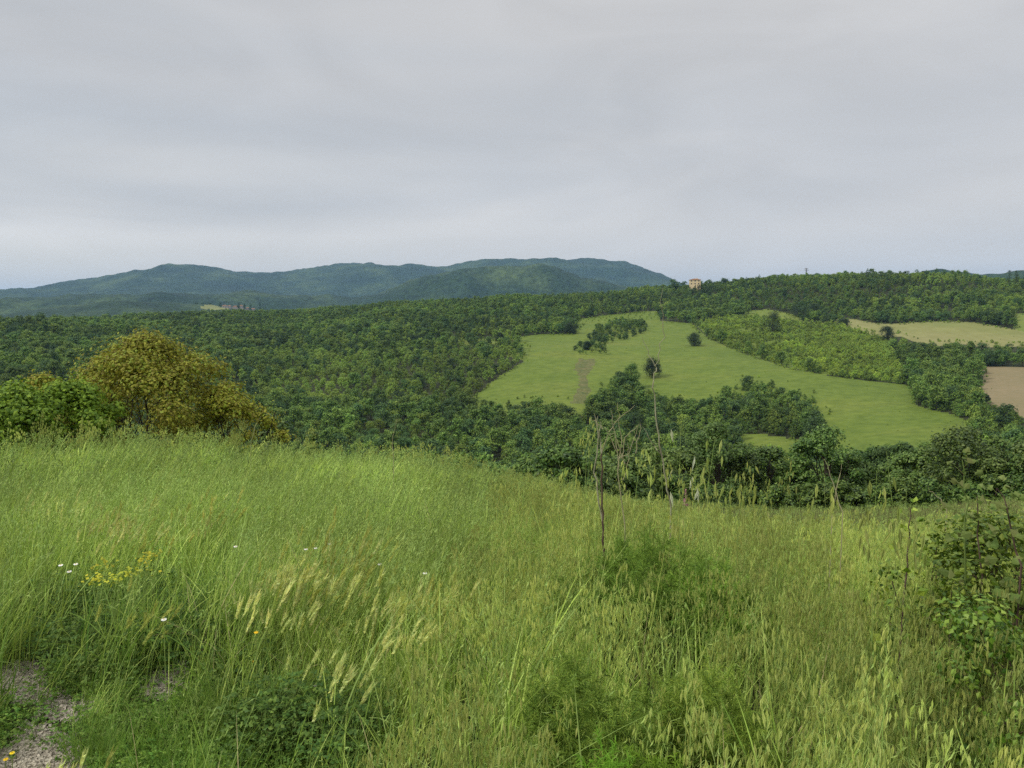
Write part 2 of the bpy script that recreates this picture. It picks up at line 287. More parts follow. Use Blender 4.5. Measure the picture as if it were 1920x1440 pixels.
M_stalk = leaf_mat('stalk', [(0.198, 0.298, 0.070), (0.321, 0.423, 0.112)], patch=0.55, trans=.2)
M_straw = leaf_mat('straw', [(.33, .29, .13), (.44, .38, .19)], trans=.2)
M_husk = leaf_mat('pale_husk', [(0.440, 0.468, 0.300), (0.576, 0.612, 0.465)], trans=.4)
M_barley = leaf_mat('barley_awn', [(0.484, 0.537, 0.156), (0.672, 0.679, 0.221), (0.564, 0.679, 0.265), (0.645, 0.555, 0.221)], trans=.4)
M_barley_g = leaf_mat('green_awn', [(0.338, 0.377, 0.078), (0.468, 0.468, 0.117)], trans=.4)
M_clover = leaf_mat('clover_leaf', [(0.069, 0.155, 0.020), (0.118, 0.227, 0.029), (0.186, 0.300, 0.043)], patch=1.5, trans=.3)
M_legume = leaf_mat('legume_leaf', [(0.043, 0.097, 0.018), (0.074, 0.142, 0.023), (0.128, 0.203, 0.031)], trans=.25)
M_fennel = leaf_mat('fennel_thread', [(0.132, 0.247, 0.038), (0.220, 0.356, 0.052), (0.320, 0.450, 0.062)], trans=.35)
M_fennel_b = leaf_mat('young_fennel_thread', [(0.143, 0.286, 0.024), (0.221, 0.377, 0.036)], trans=.4)
M_bramble = leaf_mat('bramble_leaf', [(0.048, 0.114, 0.009), (0.099, 0.185, 0.013), (0.180, 0.278, 0.026), (0.277, 0.362, 0.046)], trans=.28, spec=.4, rough=.5)
M_shoot = leaf_mat('shoot_leaf', [(0.102, 0.167, 0.029), (0.170, 0.233, 0.054), (0.221, 0.243, 0.079)], trans=.35)
M_petal_y = leaf_mat('yellow_petal', [(.75, .52, .02), (.85, .62, .03)], trans=.3)
M_petal_w = leaf_mat('white_petal', [(.78, .78, .74), (.86, .86, .84)], trans=.3)
M_euph = leaf_mat('yellow_green_flower', [(.38, .42, .03), (.52, .50, .04)], trans=.3)
M_orchid = leaf_mat('pink_flower', [(0.252, 0.123, 0.126), (0.336, 0.190, 0.189), (0.196, 0.084, 0.095)], trans=.25)
M_wall = noise_mat('ochre_plaster', [(0.550, 0.432, 0.236), (0.656, 0.540, 0.338)], .6, rough=.9)
M_stonewall = noise_mat('pale_wall', [(0.320, 0.272, 0.252), (0.416, 0.374, 0.342)], .6)
M_roof = noise_mat('roof_tiles', [(0.198, 0.100, 0.055), (0.306, 0.170, 0.090)], 2)
M_window = noise_mat('window_glass', [(.03, .03, .03), (.05, .05, .05)], 2, rough=.2)
M_steel = noise_mat('galvanised_steel', [(.16, .17, .18), (.24, .25, .26)], 3, rough=.5)

# ------------------------------------------------------------------ scattering by geometry nodes (for what nobody could count)
def scatter(name, P, rot, scl, idx, protos, label_kind='stuff'):
    me = bpy.data.meshes.new(name); n = len(P); me.vertices.add(n); me.vertices.foreach_set('co', np.ascontiguousarray(P, np.float32).ravel())
    for k, ty, arr, key in (('rot', 'FLOAT_VECTOR', rot, 'vector'), ('scl', 'FLOAT', scl, 'value'), ('kindidx', 'INT', idx, 'value')):
        a = me.attributes.new(k, ty, 'POINT'); a.data.foreach_set(key, np.ascontiguousarray(arr, np.int32 if ty == 'INT' else np.float32).ravel())
    o = link(name, me); o['kind'] = label_kind
    pc = bpy.data.collections.new(name + ' sorts')
    for i, m in enumerate(protos): pc.objects.link(bpy.data.objects.new('%s sort %02d' % (name, i), m))
    g = bpy.data.node_groups.new(name, 'GeometryNodeTree')
    g.interface.new_socket('Geometry', in_out='INPUT', socket_type='NodeSocketGeometry'); g.interface.new_socket('Geometry', in_out='OUTPUT', socket_type='NodeSocketGeometry')
    gi, go = nd(g, 'NodeGroupInput'), nd(g, 'NodeGroupOutput'); ci = nd(g, 'GeometryNodeCollectionInfo'); ci.inputs[0].default_value = pc; ci.inputs[1].default_value = True; ci.inputs[2].default_value = True
    iop = nd(g, 'GeometryNodeInstanceOnPoints'); iop.inputs['Pick Instance'].default_value = True
    at_ = []
    for k, ty in (('rot', 'FLOAT_VECTOR'), ('scl', 'FLOAT'), ('kindidx', 'INT')):
        a = nd(g, 'GeometryNodeInputNamedAttribute', data_type=ty); a.inputs[0].default_value = k; at_.append(next(q for q in a.outputs if q.enabled and q.name == 'Attribute'))
    e = nd(g, 'FunctionNodeEulerToRotation'); L = g.links.new
    L(gi.outputs[0], iop.inputs['Points']); L(ci.outputs[0], iop.inputs['Instance']); L(at_[0], e.inputs[0]); L(e.outputs[0], iop.inputs['Rotation']); L(at_[1], iop.inputs['Scale']); L(at_[2], iop.inputs['Instance Index']); L(iop.outputs[0], go.inputs[0])
    md = o.modifiers.new('scatter', 'NODES'); md.node_group = g
    return o

# ------------------------------------------------------------------ polygons surveyed from the photo (columns, rows)
F_MAIN = [(885,745),(930,710),(985,676),(990,652),(975,641),(940,634),(1000,628),(1075,625),(1088,610),(1076,600),(1130,592),(1200,585),(1232,583),(1240,602),(1295,606),(1330,635),(1400,665),(1480,690),(1560,705),(1640,715),(1700,722),(1716,735),(1712,752),(1725,762),(1790,778),(1828,795),(1820,815),(1780,826),(1660,832),(1580,834),(1545,832),(1552,780),(1535,745),(1500,722),(1460,712),(1400,706),(1370,718),(1345,738),(1290,748),(1240,740),(1215,726),(1190,706),(1178,690),(1150,705),(1120,735),(1085,752),(1040,745),(985,748),(930,750)]
F_STRIP = [(1383,812),(1430,814),(1510,826),(1512,838),(1450,842),(1390,828)]
F_THIN = [(855,637),(935,633),(938,640),(870,642)]
F_UPPER = [(1392,584),(1440,580),(1480,588),(1510,596),(1500,600),(1420,594)]
F_WHEAT = [(1554,595),(1600,598),(1640,606),(1674,608),(1720,604),(1760,602),(1824,604),(1895,616),(1925,623),(1990,628),(1990,648),(1925,644),(1861,645),(1805,640),(1749,644),(1715,635),(1692,626),(1636,624),(1590,606)]
F_PLOUGH = [(1831,687),(1920,689),(2030,692),(2030,800),(1925,786),(1895,761),(1865,757),(1842,746),(1835,726),(1847,704)]
F_RIGHT = [(1902,588),(1990,584),(1990,624),(1920,622),(1900,610)]
F_GULLY = [(1084,675),(1118,668),(1112,690),(1100,705),(1106,730),(1098,756),(1072,758),(1082,735),(1086,705),(1078,690)]
F_COPSE = [(1103,636),(1118,618),(1160,606),(1210,608),(1216,622),(1190,634),(1150,643),(1120,645)]
F_BUSHES = [(1076,656),(1096,646),(1120,648),(1142,652),(1144,664),(1110,666),(1080,664)]
F_SCRUB = [(1300,606),(1370,594),(1420,596),(1500,602),(1560,606),(1625,626),(1660,640),(1692,690),(1704,720),(1640,714),(1560,704),(1480,689),(1400,664),(1330,634)]
def inpoly(u, v, P):
    P = np.array(P, float); r = np.zeros(np.shape(u), bool); j = len(P) - 1
    for i in range(len(P)):
        xi, yi, xj, yj = *P[i], *P[j]
        if yi != yj: r ^= ((yi > v) != (yj > v)) & (u < (xj - xi) * (v - yi) / (yj - yi) + xi)
        j = i
    return r
FIELDS = [('green_field', F_MAIN, M_field), ('field_strip', F_STRIP, M_field), ('thin_field', F_THIN, M_lush), ('upper_field', F_UPPER, M_lush), ('wheat_field', F_WHEAT, M_wheat), ('bare_field', F_PLOUGH, M_plough), ('side_field', F_RIGHT, M_lush)]
N_FIELD = 7

# ------------------------------------------------------------------ ground and hills: one polar sheet, the fields cut out of it as sheets of their own
azs = np.concatenate([np.radians(np.linspace(-48, 48, 801)), np.radians(np.arange(51, 310, 3))])
rs = np.concatenate([np.geomspace(.45, 60, 240), np.geomspace(61, 250, 45), np.arange(254, 1300, 4), np.geomspace(1312, 14000, 210)])
NA, NR = len(azs), len(rs)
RX, AX = np.meshgrid(rs, azs); X, Y = RX * np.sin(AX), RX * np.cos(AX); Z = H(X, Y)
GV = np.stack([X, Y, Z], -1).reshape(-1, 3)
ia, ir = np.meshgrid(np.arange(NA), np.arange(NR - 1), indexing='ij'); ia2 = (ia + 1) % NA
GF = np.stack([ia * NR + ir, ia * NR + ir + 1, ia2 * NR + ir + 1, ia2 * NR + ir], -1).reshape(-1, 4)
fc = GV[GF].mean(1); fr_ = np.hypot(fc[:, 0], fc[:, 1]); fu, fv = pix(fc[:, 0], fc[:, 1], fc[:, 2]); wob = 3 * fbm(fc[:, 0] / 25, fc[:, 1] / 25, 5)
fu2, fv2 = fu + wob, fv + wob * .4
owner = np.where(fr_ > 1306, 1, 0); mid = (fr_ > 280) & (fr_ < 1000) & (fc[:, 1] > 0)
owner[mid & inpoly(fu2, fv2, F_SCRUB)] = 22
for k, (nme, P, m) in enumerate(FIELDS):
    for dv in ((0, 8, 16, 24, 32) if nme == 'green_field' else (0, 6)): owner[mid & inpoly(fu2, fv2 - dv, P) & ((owner < 2) | (dv == 0))] = 2 + k
owner[mid & (owner == 2) & inpoly(fu + 7 * fbm(fc[:, 0] / 6, fc[:, 1] / 6, 9), fv + 5 * fbm(fc[:, 0] / 9, fc[:, 1] / 9, 19), F_GULLY)] = 20
F_FARFIELD = [(374, 577), (392, 570), (455, 570), (486, 575), (470, 580), (430, 579), (395, 581)]
owner[(fr_ > 1900) & (fr_ < 2900) & (fc[:, 1] > 0) & inpoly(fu, fv, F_FARFIELD)] = 21
def sub(nme, sel, m):
    f = GF[sel]; u_, inv = np.unique(f, return_inverse=True)
    return tag(link(nme, new_mesh(nme, GV[u_], inv.reshape(-1, 4), [m], smooth=True)), kind='structure')
sub('ground', owner == 0, M_ground); sub('hills', owner == 1, M_hill)
for k, (nme, P, m) in enumerate(FIELDS): sub(nme, owner == 2 + k, m)
sub('gully', owner == 20, M_gully); sub('scrub_ground', owner == 22, M_field)
if (owner == 21).any(): sub('far_field', owner == 21, M_farf)
# the ground cap under the camera
cv = np.vstack([[0, 0, float(GV[0, 2])], GV[np.arange(NA) * NR]]); q = np.arange(NA)
# (closed by triangles drawn as quads with the centre)
cf = np.stack([np.zeros(NA, int), 1 + q, 1 + (q + 1) % NA], -1)
tag(link('ground', new_mesh('ground_cap', cv, cf, [M_ground])), kind='structure')
# sight-line horizon of the terrain for culling what stays hidden
TR = rs; TA = azs[:801]; TT = np.maximum.accumulate((Z[:801] - CZ) / RX[:801], axis=1)
def visible(x, y, ztop, marg=.004):
    r = np.hypot(x, y); a = np.arctan2(x, y)
    i = np.clip(np.searchsorted(TA, a), 0, 800); j = np.clip(np.searchsorted(TR, r - 6) - 1, 0, NR - 1)
    return (ztop - CZ) / r > TT[i, j] - marg

# ------------------------------------------------------------------ trees
def crown(rg, Hh, Rr, z0, nclump, nleaf, leaf, peak=.45, clump=.38, flat=.8, cone=2.0, fill=.18, rmin=.12):
    """leaf clusters spread through a lumpy crown between heights z0 and Hh"""
    t = rg.uniform(0, 1, nclump) ** .85; a = rg.uniform(0, 2 * math.pi, nclump)
    prof = np.where(t < peak, .62 + .38 * np.sqrt(t / peak), np.maximum(1 - np.maximum((t - peak) / (1 - peak), 0) ** cone, 0) ** (1 / cone if cone == 2 else .8))
    rad = Rr * prof * np.sqrt(rg.uniform(rmin, 1, nclump)) * (1 - clump * .5) * rg.uniform(.8, 1.12, nclump)
    C = np.stack([rad * np.cos(a), rad * np.sin(a), z0 + (Hh - z0) * (.06 + .86 * t)], 1)
    cr_ = Rr * clump * rg.uniform(.6, 1.2, nclump)
    k = rg.integers(0, nclump, nleaf); d = unit(rg.normal(size=(nleaf, 3)) + np.array([0, 0, .35])); rr = cr_[k] * rg.uniform(.55, 1.05, nleaf) * np.where(rg.uniform(0, 1, nleaf) < fill, rg.uniform(1, 1.9, nleaf), 1)
    P = C[k] + d * rr[:, None] * np.array([1, 1, flat])
    n = unit(d * 1.0 + rg.normal(size=(nleaf, 3)) * .38 + np.array([0, 0, .45]))
    P[:, 2] = np.maximum(P[:, 2], .03); s = leaf * rg.uniform(.65, 1.35, nleaf)
    return leaves(P, n, s, s * .68, rg), C
def tree_mesh(seed, Hh, Rr, z0, nclump, nleaf, leaf, mleaf, name, **kw):
    rg = np.random.default_rng(seed); cm, C = crown(rg, Hh, Rr, z0, nclump, nleaf, leaf, **kw); b = MB().add(cm, 0)
    top = np.array([0, 0, Hh * .75]); b.add(tube(curve_pts((0, 0, -1), top, 6, .15, rg), np.linspace(.035 * Hh * .5, .05, 6)), 1)
    for c in C[rg.choice(len(C), min(6, len(C)), replace=False)]:
        b.add(tube(curve_pts((0, 0, min(c[2] * .5, Hh * .4)), c, 4, .15, rg), np.linspace(.09, .03, 4), 4), 1)
    return b.mesh(name, [mleaf, M_bark])
SORTS = [tree_mesh(101, 8.2, 3.7, .8, 22, 1100, .60, M_oak, 'broad_tree'), tree_mesh(102, 9.6, 3.1, .9, 20, 1000, .58, M_oak, 'tall_tree', peak=.4),
         tree_mesh(103, 7.4, 4.1, .6, 24, 1100, .62, M_oak2, 'dark_tree'), tree_mesh(104, 8.6, 3.2, .7, 18, 900, .55, M_ash, 'pale_tree', clump=.42),
         tree_mesh(105, 7.2, 2.7, .5, 16, 800, .52, M_ash, 'slim_tree', peak=.35), tree_mesh(106, 6.0, 3.2, .3, 18, 900, .52, M_oak, 'low_tree'),
         tree_mesh(107, 11.5, 2.1, 2.5, 15, 520, .50, M_oak2, 'lanky_tree', peak=.6, clump=.5),
         tree_mesh(108, 3.4, 1.9, .1, 14, 520, .42, M_scrub, 'light_bush'), tree_mesh(109, 2.6, 2.1, .05, 14, 520, .40, M_scrub, 'wide_light_bush'), tree_mesh(110, 4.4, 1.8, .2, 13, 520, .42, M_ash, 'tall_bush')]
SH = np.array([8.2, 9.6, 7.4, 8.6, 7.2, 6.0, 11.5, 3.4, 2.6, 4.4]); SW = np.array([7.4, 6.2, 8.2, 6.4, 5.4, 6.4, 4.2, 3.8, 4.2, 3.6])
# candidates on a jittered grid over the valley and the hills beyond
def jitter(sp, x0, x1, y0, y1):
    gx, gy = np.meshgrid(np.arange(x0, x1, sp), np.arange(y0, y1, sp * .87)); gx = gx + (np.arange(gx.shape[0]) % 2)[:, None] * sp * .5
    x, y = gx.ravel(), gy.ravel(); return x + rng.uniform(-.38, .38, len(x)) * sp, y + rng.uniform(-.38, .38, len(x)) * sp
tx, ty = jitter(6.2, -950, 950, 60, 1180)
rr = np.hypot(tx, ty); aa = np.degrees(np.arctan2(tx, ty)); k = (rr > 95) & (rr < 1150) & (np.abs(aa) < 46); tx, ty, rr = tx[k], ty[k], rr[k]
ex, ey = jitter(4.2, 30, 240, 240, 440); tx, ty = np.concatenate([tx, ex]), np.concatenate([ty, ey]); rr = np.hypot(tx, ty); tz = H(tx, ty); u, v = pix(tx, ty, tz); under = np.arange(len(tx)) >= len(tx) - len(ex)
dens = fbm(tx / 90, ty / 90, 41); big = fbm(tx / 140, ty / 140, 51)
scrub = inpoly(u, v, F_SCRUB)
pal = sstep(400, 560, u) * (1 - sstep(950, 1150, u)) * sstep(640, 680, v) * (1 - sstep(755, 790, v))      # the paler middle wood
q = rng.uniform(0, 1, len(tx)) + big * .7 + .35 * fbm(tx / 28, ty / 28, 55)
sort = np.where(q < .28, 0, np.where(q < .45, 1, np.where(q < .72, 2, np.where(q < .84, 3, np.where(q < .92, 5, 4)))))
psel = rng.uniform(0, 1, len(tx)) < pal * .85
sort = np.where(psel & ~(u < 460), np.where(rng.uniform(0, 1, len(tx)) < .55, 4, 3), sort)
rside = (u > 1480) & (v < 600); sort = np.where(rside & (rng.uniform(0, 1, len(tx)) < .35), np.where(rng.uniform(0, 1, len(tx)) < .6, 4, 3), sort)
lank = rng.uniform(0, 1, len(tx)) < .025; sort = np.where(lank, 6, sort)
sort = np.where(under, 5, sort)
sort = np.where(scrub, 7 + rng.integers(0, 3, len(tx)) % 3, sort)
sc = rng.uniform(.65, 1.3, len(tx)) * (1 + .12 * dens); sc = np.where(psel, sc * .78, sc); sc = np.where(under, sc * .62, sc); sc = np.where(rr > 840, sc * .82, sc); sc = np.where((u < 460) & (rr > 500), sc * 1.15, sc)
hh = SH[sort] * sc; ut, vt = pix(tx, ty, tz + hh * .93)
infield = np.zeros(len(tx), bool)
for nme, P, m in FIELDS:
    infield |= inpoly(u, v, P) | inpoly(ut, vt, P)
    infield |= inpoly((u + ut) / 2, (v + vt) / 2, P)
gul = inpoly(ut, vt, F_GULLY) | inpoly(ut, vt, [(1072, 750), (1098, 750), (1098, 765), (1085, 775), (1074, 765)])
copse = inpoly(u, v, F_COPSE); bush = inpoly(u, v, F_BUSHES); sort = np.where(copse & (sort > 3), 2, sort)
sc = np.where(copse, np.minimum(sc, .85) * .82, sc); sc = np.where(bush, sc * .5, sc); hh = SH[sort] * sc
keep = (~infield | copse | bush) & ~(gul & ~copse) & (rng.uniform(0, 1, len(tx)) > .04)
keep &= ~((fbm(tx / 32, ty / 32, 57) < -.40) & (rng.uniform(0, 1, len(tx)) < .8) & ~copse)
sc *= np.where(fbm(tx / 45, ty / 45, 58) < -.2, .72, 1.0); hh = SH[sort] * sc
keep &= visible(tx, ty, tz + hh * 1.05)
tx, ty, tz, rr, sort, sc, hh, u, v, scrub, copse, bush = (q_[keep] for q_ in (tx, ty, tz, rr, sort, sc, hh, u, v, scrub, copse, bush))
# a fringe of small bushes among the trees of the scrub slope and at the wood edges
bx, by = jitter(3.0, -100, 500, 380, 800); bz = H(bx, by); bu, bv = pix(bx, by, bz)
bs = inpoly(bu, bv, F_SCRUB) & (fbm(bx / 22, by / 22, 61) + .35 * fbm(bx / 6, by / 6, 62) > -.10)
bx, by, bz, bu, bv = bx[bs], by[bs], bz[bs], bu[bs], bv[bs]
bsort = 7 + rng.integers(0, 3, len(bx)); bsc = rng.uniform(.5, 1.0, len(bx))
wx, wy = jitter(2.6, -60, 560, 290, 800); wz = H(wx, wy); wu, wv = pix(wx, wy, wz); ins = np.zeros(len(wx), bool); edge_ = np.zeros(len(wx), bool)
for nme, P, m in FIELDS:
    g = inpoly(wu, wv, P); ins |= g
    for du, dv in ((7, 0), (-7, 0), (0, 3), (0, -3)): edge_ |= g & ~inpoly(wu + du, wv + dv, P)
q = rng.uniform(0, 1, len(wx)); wk = ins & ((edge_ & (q < .42) & (fbm(wx / 9, wy / 9, 63) > -.1)) | (q < .006)); wx, wy, wz = wx[wk], wy[wk], wz[wk]; edge_ = edge_[wk]
inframe = (u > -20) & (u < 1940)
size = np.where(inframe & visible(tx, ty, tz + hh * .6, 0), hh * SW[sort] * sc / rr ** 2, 0)
size = np.where(copse | bush, size * 4, size); size = np.where(scrub, 0, size)
order = np.argsort(-size); NIND = 285; ind, rest = order[:NIND], order[NIND:]
def rots(n): return np.stack([rng.uniform(-.05, .05, n), rng.uniform(-.05, .05, n), rng.uniform(0, 6.28, n)], 1)
far_s = rest[~scrub[rest]]; scr = rest[scrub[rest]]
scatter('woodland', np.stack([tx, ty, tz], 1)[far_s], rots(len(far_s)), sc[far_s], sort[far_s], SORTS)
tag(bpy.data.objects['woodland'], 'dense dark green broadleaf woodland covering the valley and the far slopes', 'woodland')
o = scatter('young_scrub', np.concatenate([np.stack([tx, ty, tz], 1)[scr], np.stack([bx, by, bz], 1)]), rots(len(scr) + len(bx)), np.concatenate([sc[scr], bsc]), np.concatenate([sort[scr], bsort]), SORTS)
tag(o, 'light green young scrub on the slope right of the green field', 'scrub')
o = scatter('margin_weeds', np.stack([wx, wy, wz - .1], 1), rots(len(wx)), np.where(edge_, rng.uniform(.18, .55, len(wx)), rng.uniform(.1, .22, len(wx))), rng.integers(0, 3, len(wx)), SORTS[7:10]); tag(o, 'rough weeds and small bushes along the margins of the far fields', 'weeds')
def wood_tree(x, y, z, s, k, label, group, name='broadleaf_tree'):
    o = link(name, SORTS[k], loc=(x, y, z - .1)); o.scale = (s, s, s); o.rotation_euler = (0, 0, rng.uniform(0, 6.28)); tag(o, label, 'tree', group); return o
KIND = ['dark green broad', 'dark green tall', 'very dark spreading', 'mid green open', 'mid green slim', 'low dark green', 'lanky thin']
for i in ind:
    if copse[i]: lab, gr = 'dark round tree of the oval copse in the middle of the green field', 'trees of the oval field copse'
    elif bush[i]: lab, gr = 'low dark bush below the oval copse in the green field', 'bushes below the oval copse'
    elif u[i] < 700: lab, gr = KIND[sort[i] if sort[i] < 7 else 5] + ' tree of the valley wood just right of the yellow shrub', 'valley wood trees right of the yellow shrub'
    elif u[i] < 1090: lab, gr = KIND[sort[i] if sort[i] < 7 else 5] + ' tree of the valley wood below the left end of the green field', 'valley wood trees below the green field'
    elif u[i] < 1330: lab, gr = KIND[sort[i] if sort[i] < 7 else 5] + ' tree of the valley wood behind the tall forked dry stem', 'valley wood trees behind the dry stems'
    elif u[i] < 1570: lab, gr = KIND[sort[i] if sort[i] < 7 else 5] + ' tree of the rounded wood at the foot of the green field', 'trees of the rounded wood below the green field'
    else: lab, gr = KIND[sort[i] if sort[i] < 7 else 5] + ' tree of the wooded strip between the green field and the bare field', 'trees of the strip beside the green field'
    wood_tree(tx[i], ty[i], tz[i], sc[i], int(sort[i]), lab, gr + ', ' + KIND[sort[i] if sort[i] < 7 else 5])
# ------------------------------------------------------------------ the trees and buildings that stand out
def hit(u, v, r0=200, r1=1250):        # where the sight line meets the far slope
    a = az_of(u, v); r = np.linspace(r0, r1, 2200); z = H(r * math.sin(a), r * math.cos(a)); g = np.nonzero(z >= CZ + r * tan_el(u, v))[0]
    q = r[g[0]] if len(g) else r1
    return q
def ridge(u):
    a = az_of(u, 570); r = np.linspace(2150, 2900, 600); return r[np.argmax((H(r * math.sin(a), r * math.cos(a)) - CZ) / r)]
def spot(u, vtop, r, base=None):       # ground point at a bearing and distance, and how tall a thing there is that reaches row vtop
    x, y = at(u, r, vtop if base is None else base); z = hz(x, y); return x, y, z, CZ + r * tan_el(u, vtop) - z
def parts_tree(nme, x, y, z, Hh, Rr, seed, mleaf, label, cat='tree', group=None, z0=.1, nclump=26, nleaf=3000, leaf=.3, trunk_r=None, branch=True, stems=1, mbark=None, **kw):
    rg = np.random.default_rng(seed); e = bpy.data.objects.new(nme, None); COL.objects.link(e); e.location = (x, y, z); e.empty_display_size = .5
    tag(e, label, cat, group)
    cm, C = crown(rg, Hh, Rr, z0 * Hh, nclump, nleaf, leaf, **kw)
    link('crown', MB().add(cm).mesh('crown', mleaf if isinstance(mleaf, list) else [mleaf]), e)
    b = MB(); tr_ = trunk_r or .02 * Hh + .03
    for s in range(stems):
        b0 = np.array([*(rg.normal(size=2) * .12 * (stems > 1)), -.25]); ax = np.array([*(rg.normal(size=2) * Rr * (.3 if stems > 1 else .08)), Hh * .7])
        P = curve_pts(b0, ax, 7, Hh * .04, rg); b.add(tube(P, np.linspace(tr_, tr_ * .35, 7), 6))
        if branch:
            for c in C[rg.choice(len(C), min(len(C), 16 // stems + 3), replace=False)]:
                k = int(np.clip((c[2] / Hh) * 6 * rg.uniform(.4, .8), 1, 5)); b.add(tube(curve_pts(P[k], c, 5, Hh * .03, rg), np.linspace(tr_ * .45, tr_ * .12, 5), 4))
    link('trunk', b.mesh('trunk', [mbark or M_bark]), e)
    return e
# solitary field trees
for u, vb, vt, w, m, label, sd in [(1303, 649, 624, 29, M_holm, 'lone round dark tree standing in the open green field', 1), (1223, 708, 671, 34, M_holm, 'lone spreading tree at the lower edge of the green field behind the dry stem', 2),
        (1449, 627, 583, 36, M_holm, 'big dark tree rising out of the light green scrub slope', 3), (1071, 626, 604, 30, M_holm, 'dark round tree at the upper left corner of the green field', 4),
        (1100, 656, 640, 18, M_holm, 'small dark tree left of the low bushes in the green field', 5), (938, 652, 622, 16, M_holm, 'slender dark tree at the left tip of the green field', 6),
        (1495, 594, 570, 34, M_holm, 'left dark round tree of the clump beside the upper pale green field', 7), (1525, 596, 570, 36, M_holm, 'right dark round tree of the clump beside the upper pale green field', 8),
        (1582, 610, 598, 20, M_holm, 'low dark bush at the left tip of the wheat field', 9), (1662, 640, 612, 26, M_holm, 'tall dark tree at the lower left edge of the wheat field', 10),
        (1846, 758, 738, 14, M_holm, 'small dark tree at the left edge of the bare brown field', 12), (1185, 728, 682, 34, M_oak, 'pointed tall tree at the top of the valley wood below the lone field tree', 13)]:
    r = hit(u, vb); x, y = at(u, r, vb); z = hz(x, y); parts_tree('field_tree', x, y, z - .1, CZ + r * tan_el(u, vt) - z, w * r / F / 2 * 1.08, 200 + sd, m, label, z0=.04, nclump=34, nleaf=4200, leaf=.5, peak=.45, clump=.36, fill=.3, rmin=.05)
# skyline
for i, (u, vt, w, k) in enumerate([(1262, 523, 24, 2), (1283, 527, 14, 2), (1330, 524, 18, 2), (1357, 521, 20, 2), (1378, 522, 22, 0), (1400, 525, 18, 2), (1440, 522, 10, 1), (1462, 519, 8, 6), (1485, 519, 14, 0), (1540, 515, 12, 1), (1563, 514, 10, 6), (1578, 513, 9, 3), (1600, 513, 9, 6), (1616, 508, 8, 6),
        (1634, 503, 14, 1), (1652, 508, 18, 0), (1668, 506, 16, 0), (1720, 504, 10, 6), (1758, 503, 9, 6), (1771, 505, 9, 6), (1786, 506, 10, 1), (1797, 506, 12, 0), (1810, 506, 14, 0), (1410, 527, 16, 2), (1510, 519, 14, 0)]):
    r = {True: 985, False: 965}[u < 1560]; x, y, z, h = spot(u, vt, r); k_ = h / SH[k] * .98
    lab = ['broad tree on the skyline', 'tall tree on the skyline', 'dark rounded tree on the skyline', 'pale feathery tree on the skyline', '', '', 'thin lanky tree on the skyline'][k]
    where = ' beside the ochre house' if u < 1345 else ' right of the ochre house' if u < 1500 else ' between the pylon and the wooded summit' if u < 1625 else ' of the wooded ridge near the right edge'
    o = link('skyline_tree', SORTS[k], loc=(x, y, z - .1)); wx = w * r / F / SW[k] * 1.1; o.scale = (wx, wx, k_); o.rotation_euler = (0, 0, rng.uniform(0, 6.28)); tag(o, lab + where, 'tree', 'skyline trees' + where)
def cypress(u, vt, w, r, label, sd):
    x, y, z, h = spot(u, vt, r); parts_tree('cypress', x, y, z, h, w * r / F / 2, 300 + sd, M_holm, label, z0=.03, nclump=26, nleaf=900, leaf=.5, peak=.3, clump=.6, branch=False, group=None)
cypress(1893, 505, 8, 930, 'left of the two dark columnar cypresses at the right end of the skyline', 1); cypress(1906, 506, 9, 930, 'right of the two dark columnar cypresses at the right end of the skyline', 2)
# the ochre house
def hip_house(nme, u, vtop, r, wd, dp, wall_h, roof_h, label, mw, rot, floors, cols, lift=0.0):
    r = ridge(u) if r > 2000 else r; x, y = at(u, r, vtop); z = hz(x, y) if r > 2000 else CZ + r * tan_el(u, vtop) - wall_h - roof_h
    e = bpy.data.objects.new(nme, None); COL.objects.link(e); e.location = (x, y, z); e.rotation_euler = (0, 0, rot); tag(e, label, 'house')
    b = MB().add(box(-wd / 2, wd / 2, -dp / 2, dp / 2, -max(2, z - hz(x, y) + 1.5), wall_h)); link('wall', b.mesh('wall', [mw]), e)
    o = .5; V = [(-wd/2-o, -dp/2-o, wall_h), (wd/2+o, -dp/2-o, wall_h), (wd/2+o, dp/2+o, wall_h), (-wd/2-o, dp/2+o, wall_h)]; V2 = [(a, c, q + .25) for a, c, q in V]
    rg_ = max(wd - dp, 0) / 2 + .3; V3 = [(-rg_, 0, wall_h + roof_h), (rg_, 0, wall_h + roof_h)]
    F4 = [(0, 3, 2, 1), (0, 1, 5, 4), (1, 2, 6, 5), (2, 3, 7, 6), (3, 0, 4, 7), (4, 5, 9, 8), (6, 7, 8, 9), (5, 6, 9, 9), (7, 4, 8, 8)]
    bm_ = bpy.data.meshes.new('roof'); bm_.from_pydata(V + V2 + V3, [], [list(dict.fromkeys(f)) for f in F4]); bm_.materials.append(M_roof); rf = link('roof', bm_, e)
    link('chimney', MB().add(box(-.5, .5, -.4, .4, 0, 1.6)).mesh('chimney', [mw]), rf, (wd * .2, dp * .12, wall_h + roof_h * .55))
    for f in range(floors):
        for c in range(cols):
            wx = (c + .5) / cols * wd - wd / 2; wz = (f + .38) / floors * wall_h
            fr = link('window', MB().add(box(-.55, .55, -.06, 0, 0, 1.5)).mesh('window', [M_window]), e, (wx, -dp / 2 - .003, wz))
            link('frame', MB().add(box(-.68, -.55, -.1, 0, -.1, 1.6)).add(box(.55, .68, -.1, 0, -.1, 1.6)).mesh('frame', [M_stonewall]), fr)
    return e
hip_house('country_house', 1303, 522.3, 960, 12.8, 11, 6.4, 1.8, 'square ochre country house with a hipped tile roof on the skyline', M_wall, R(-10), 2, 3)
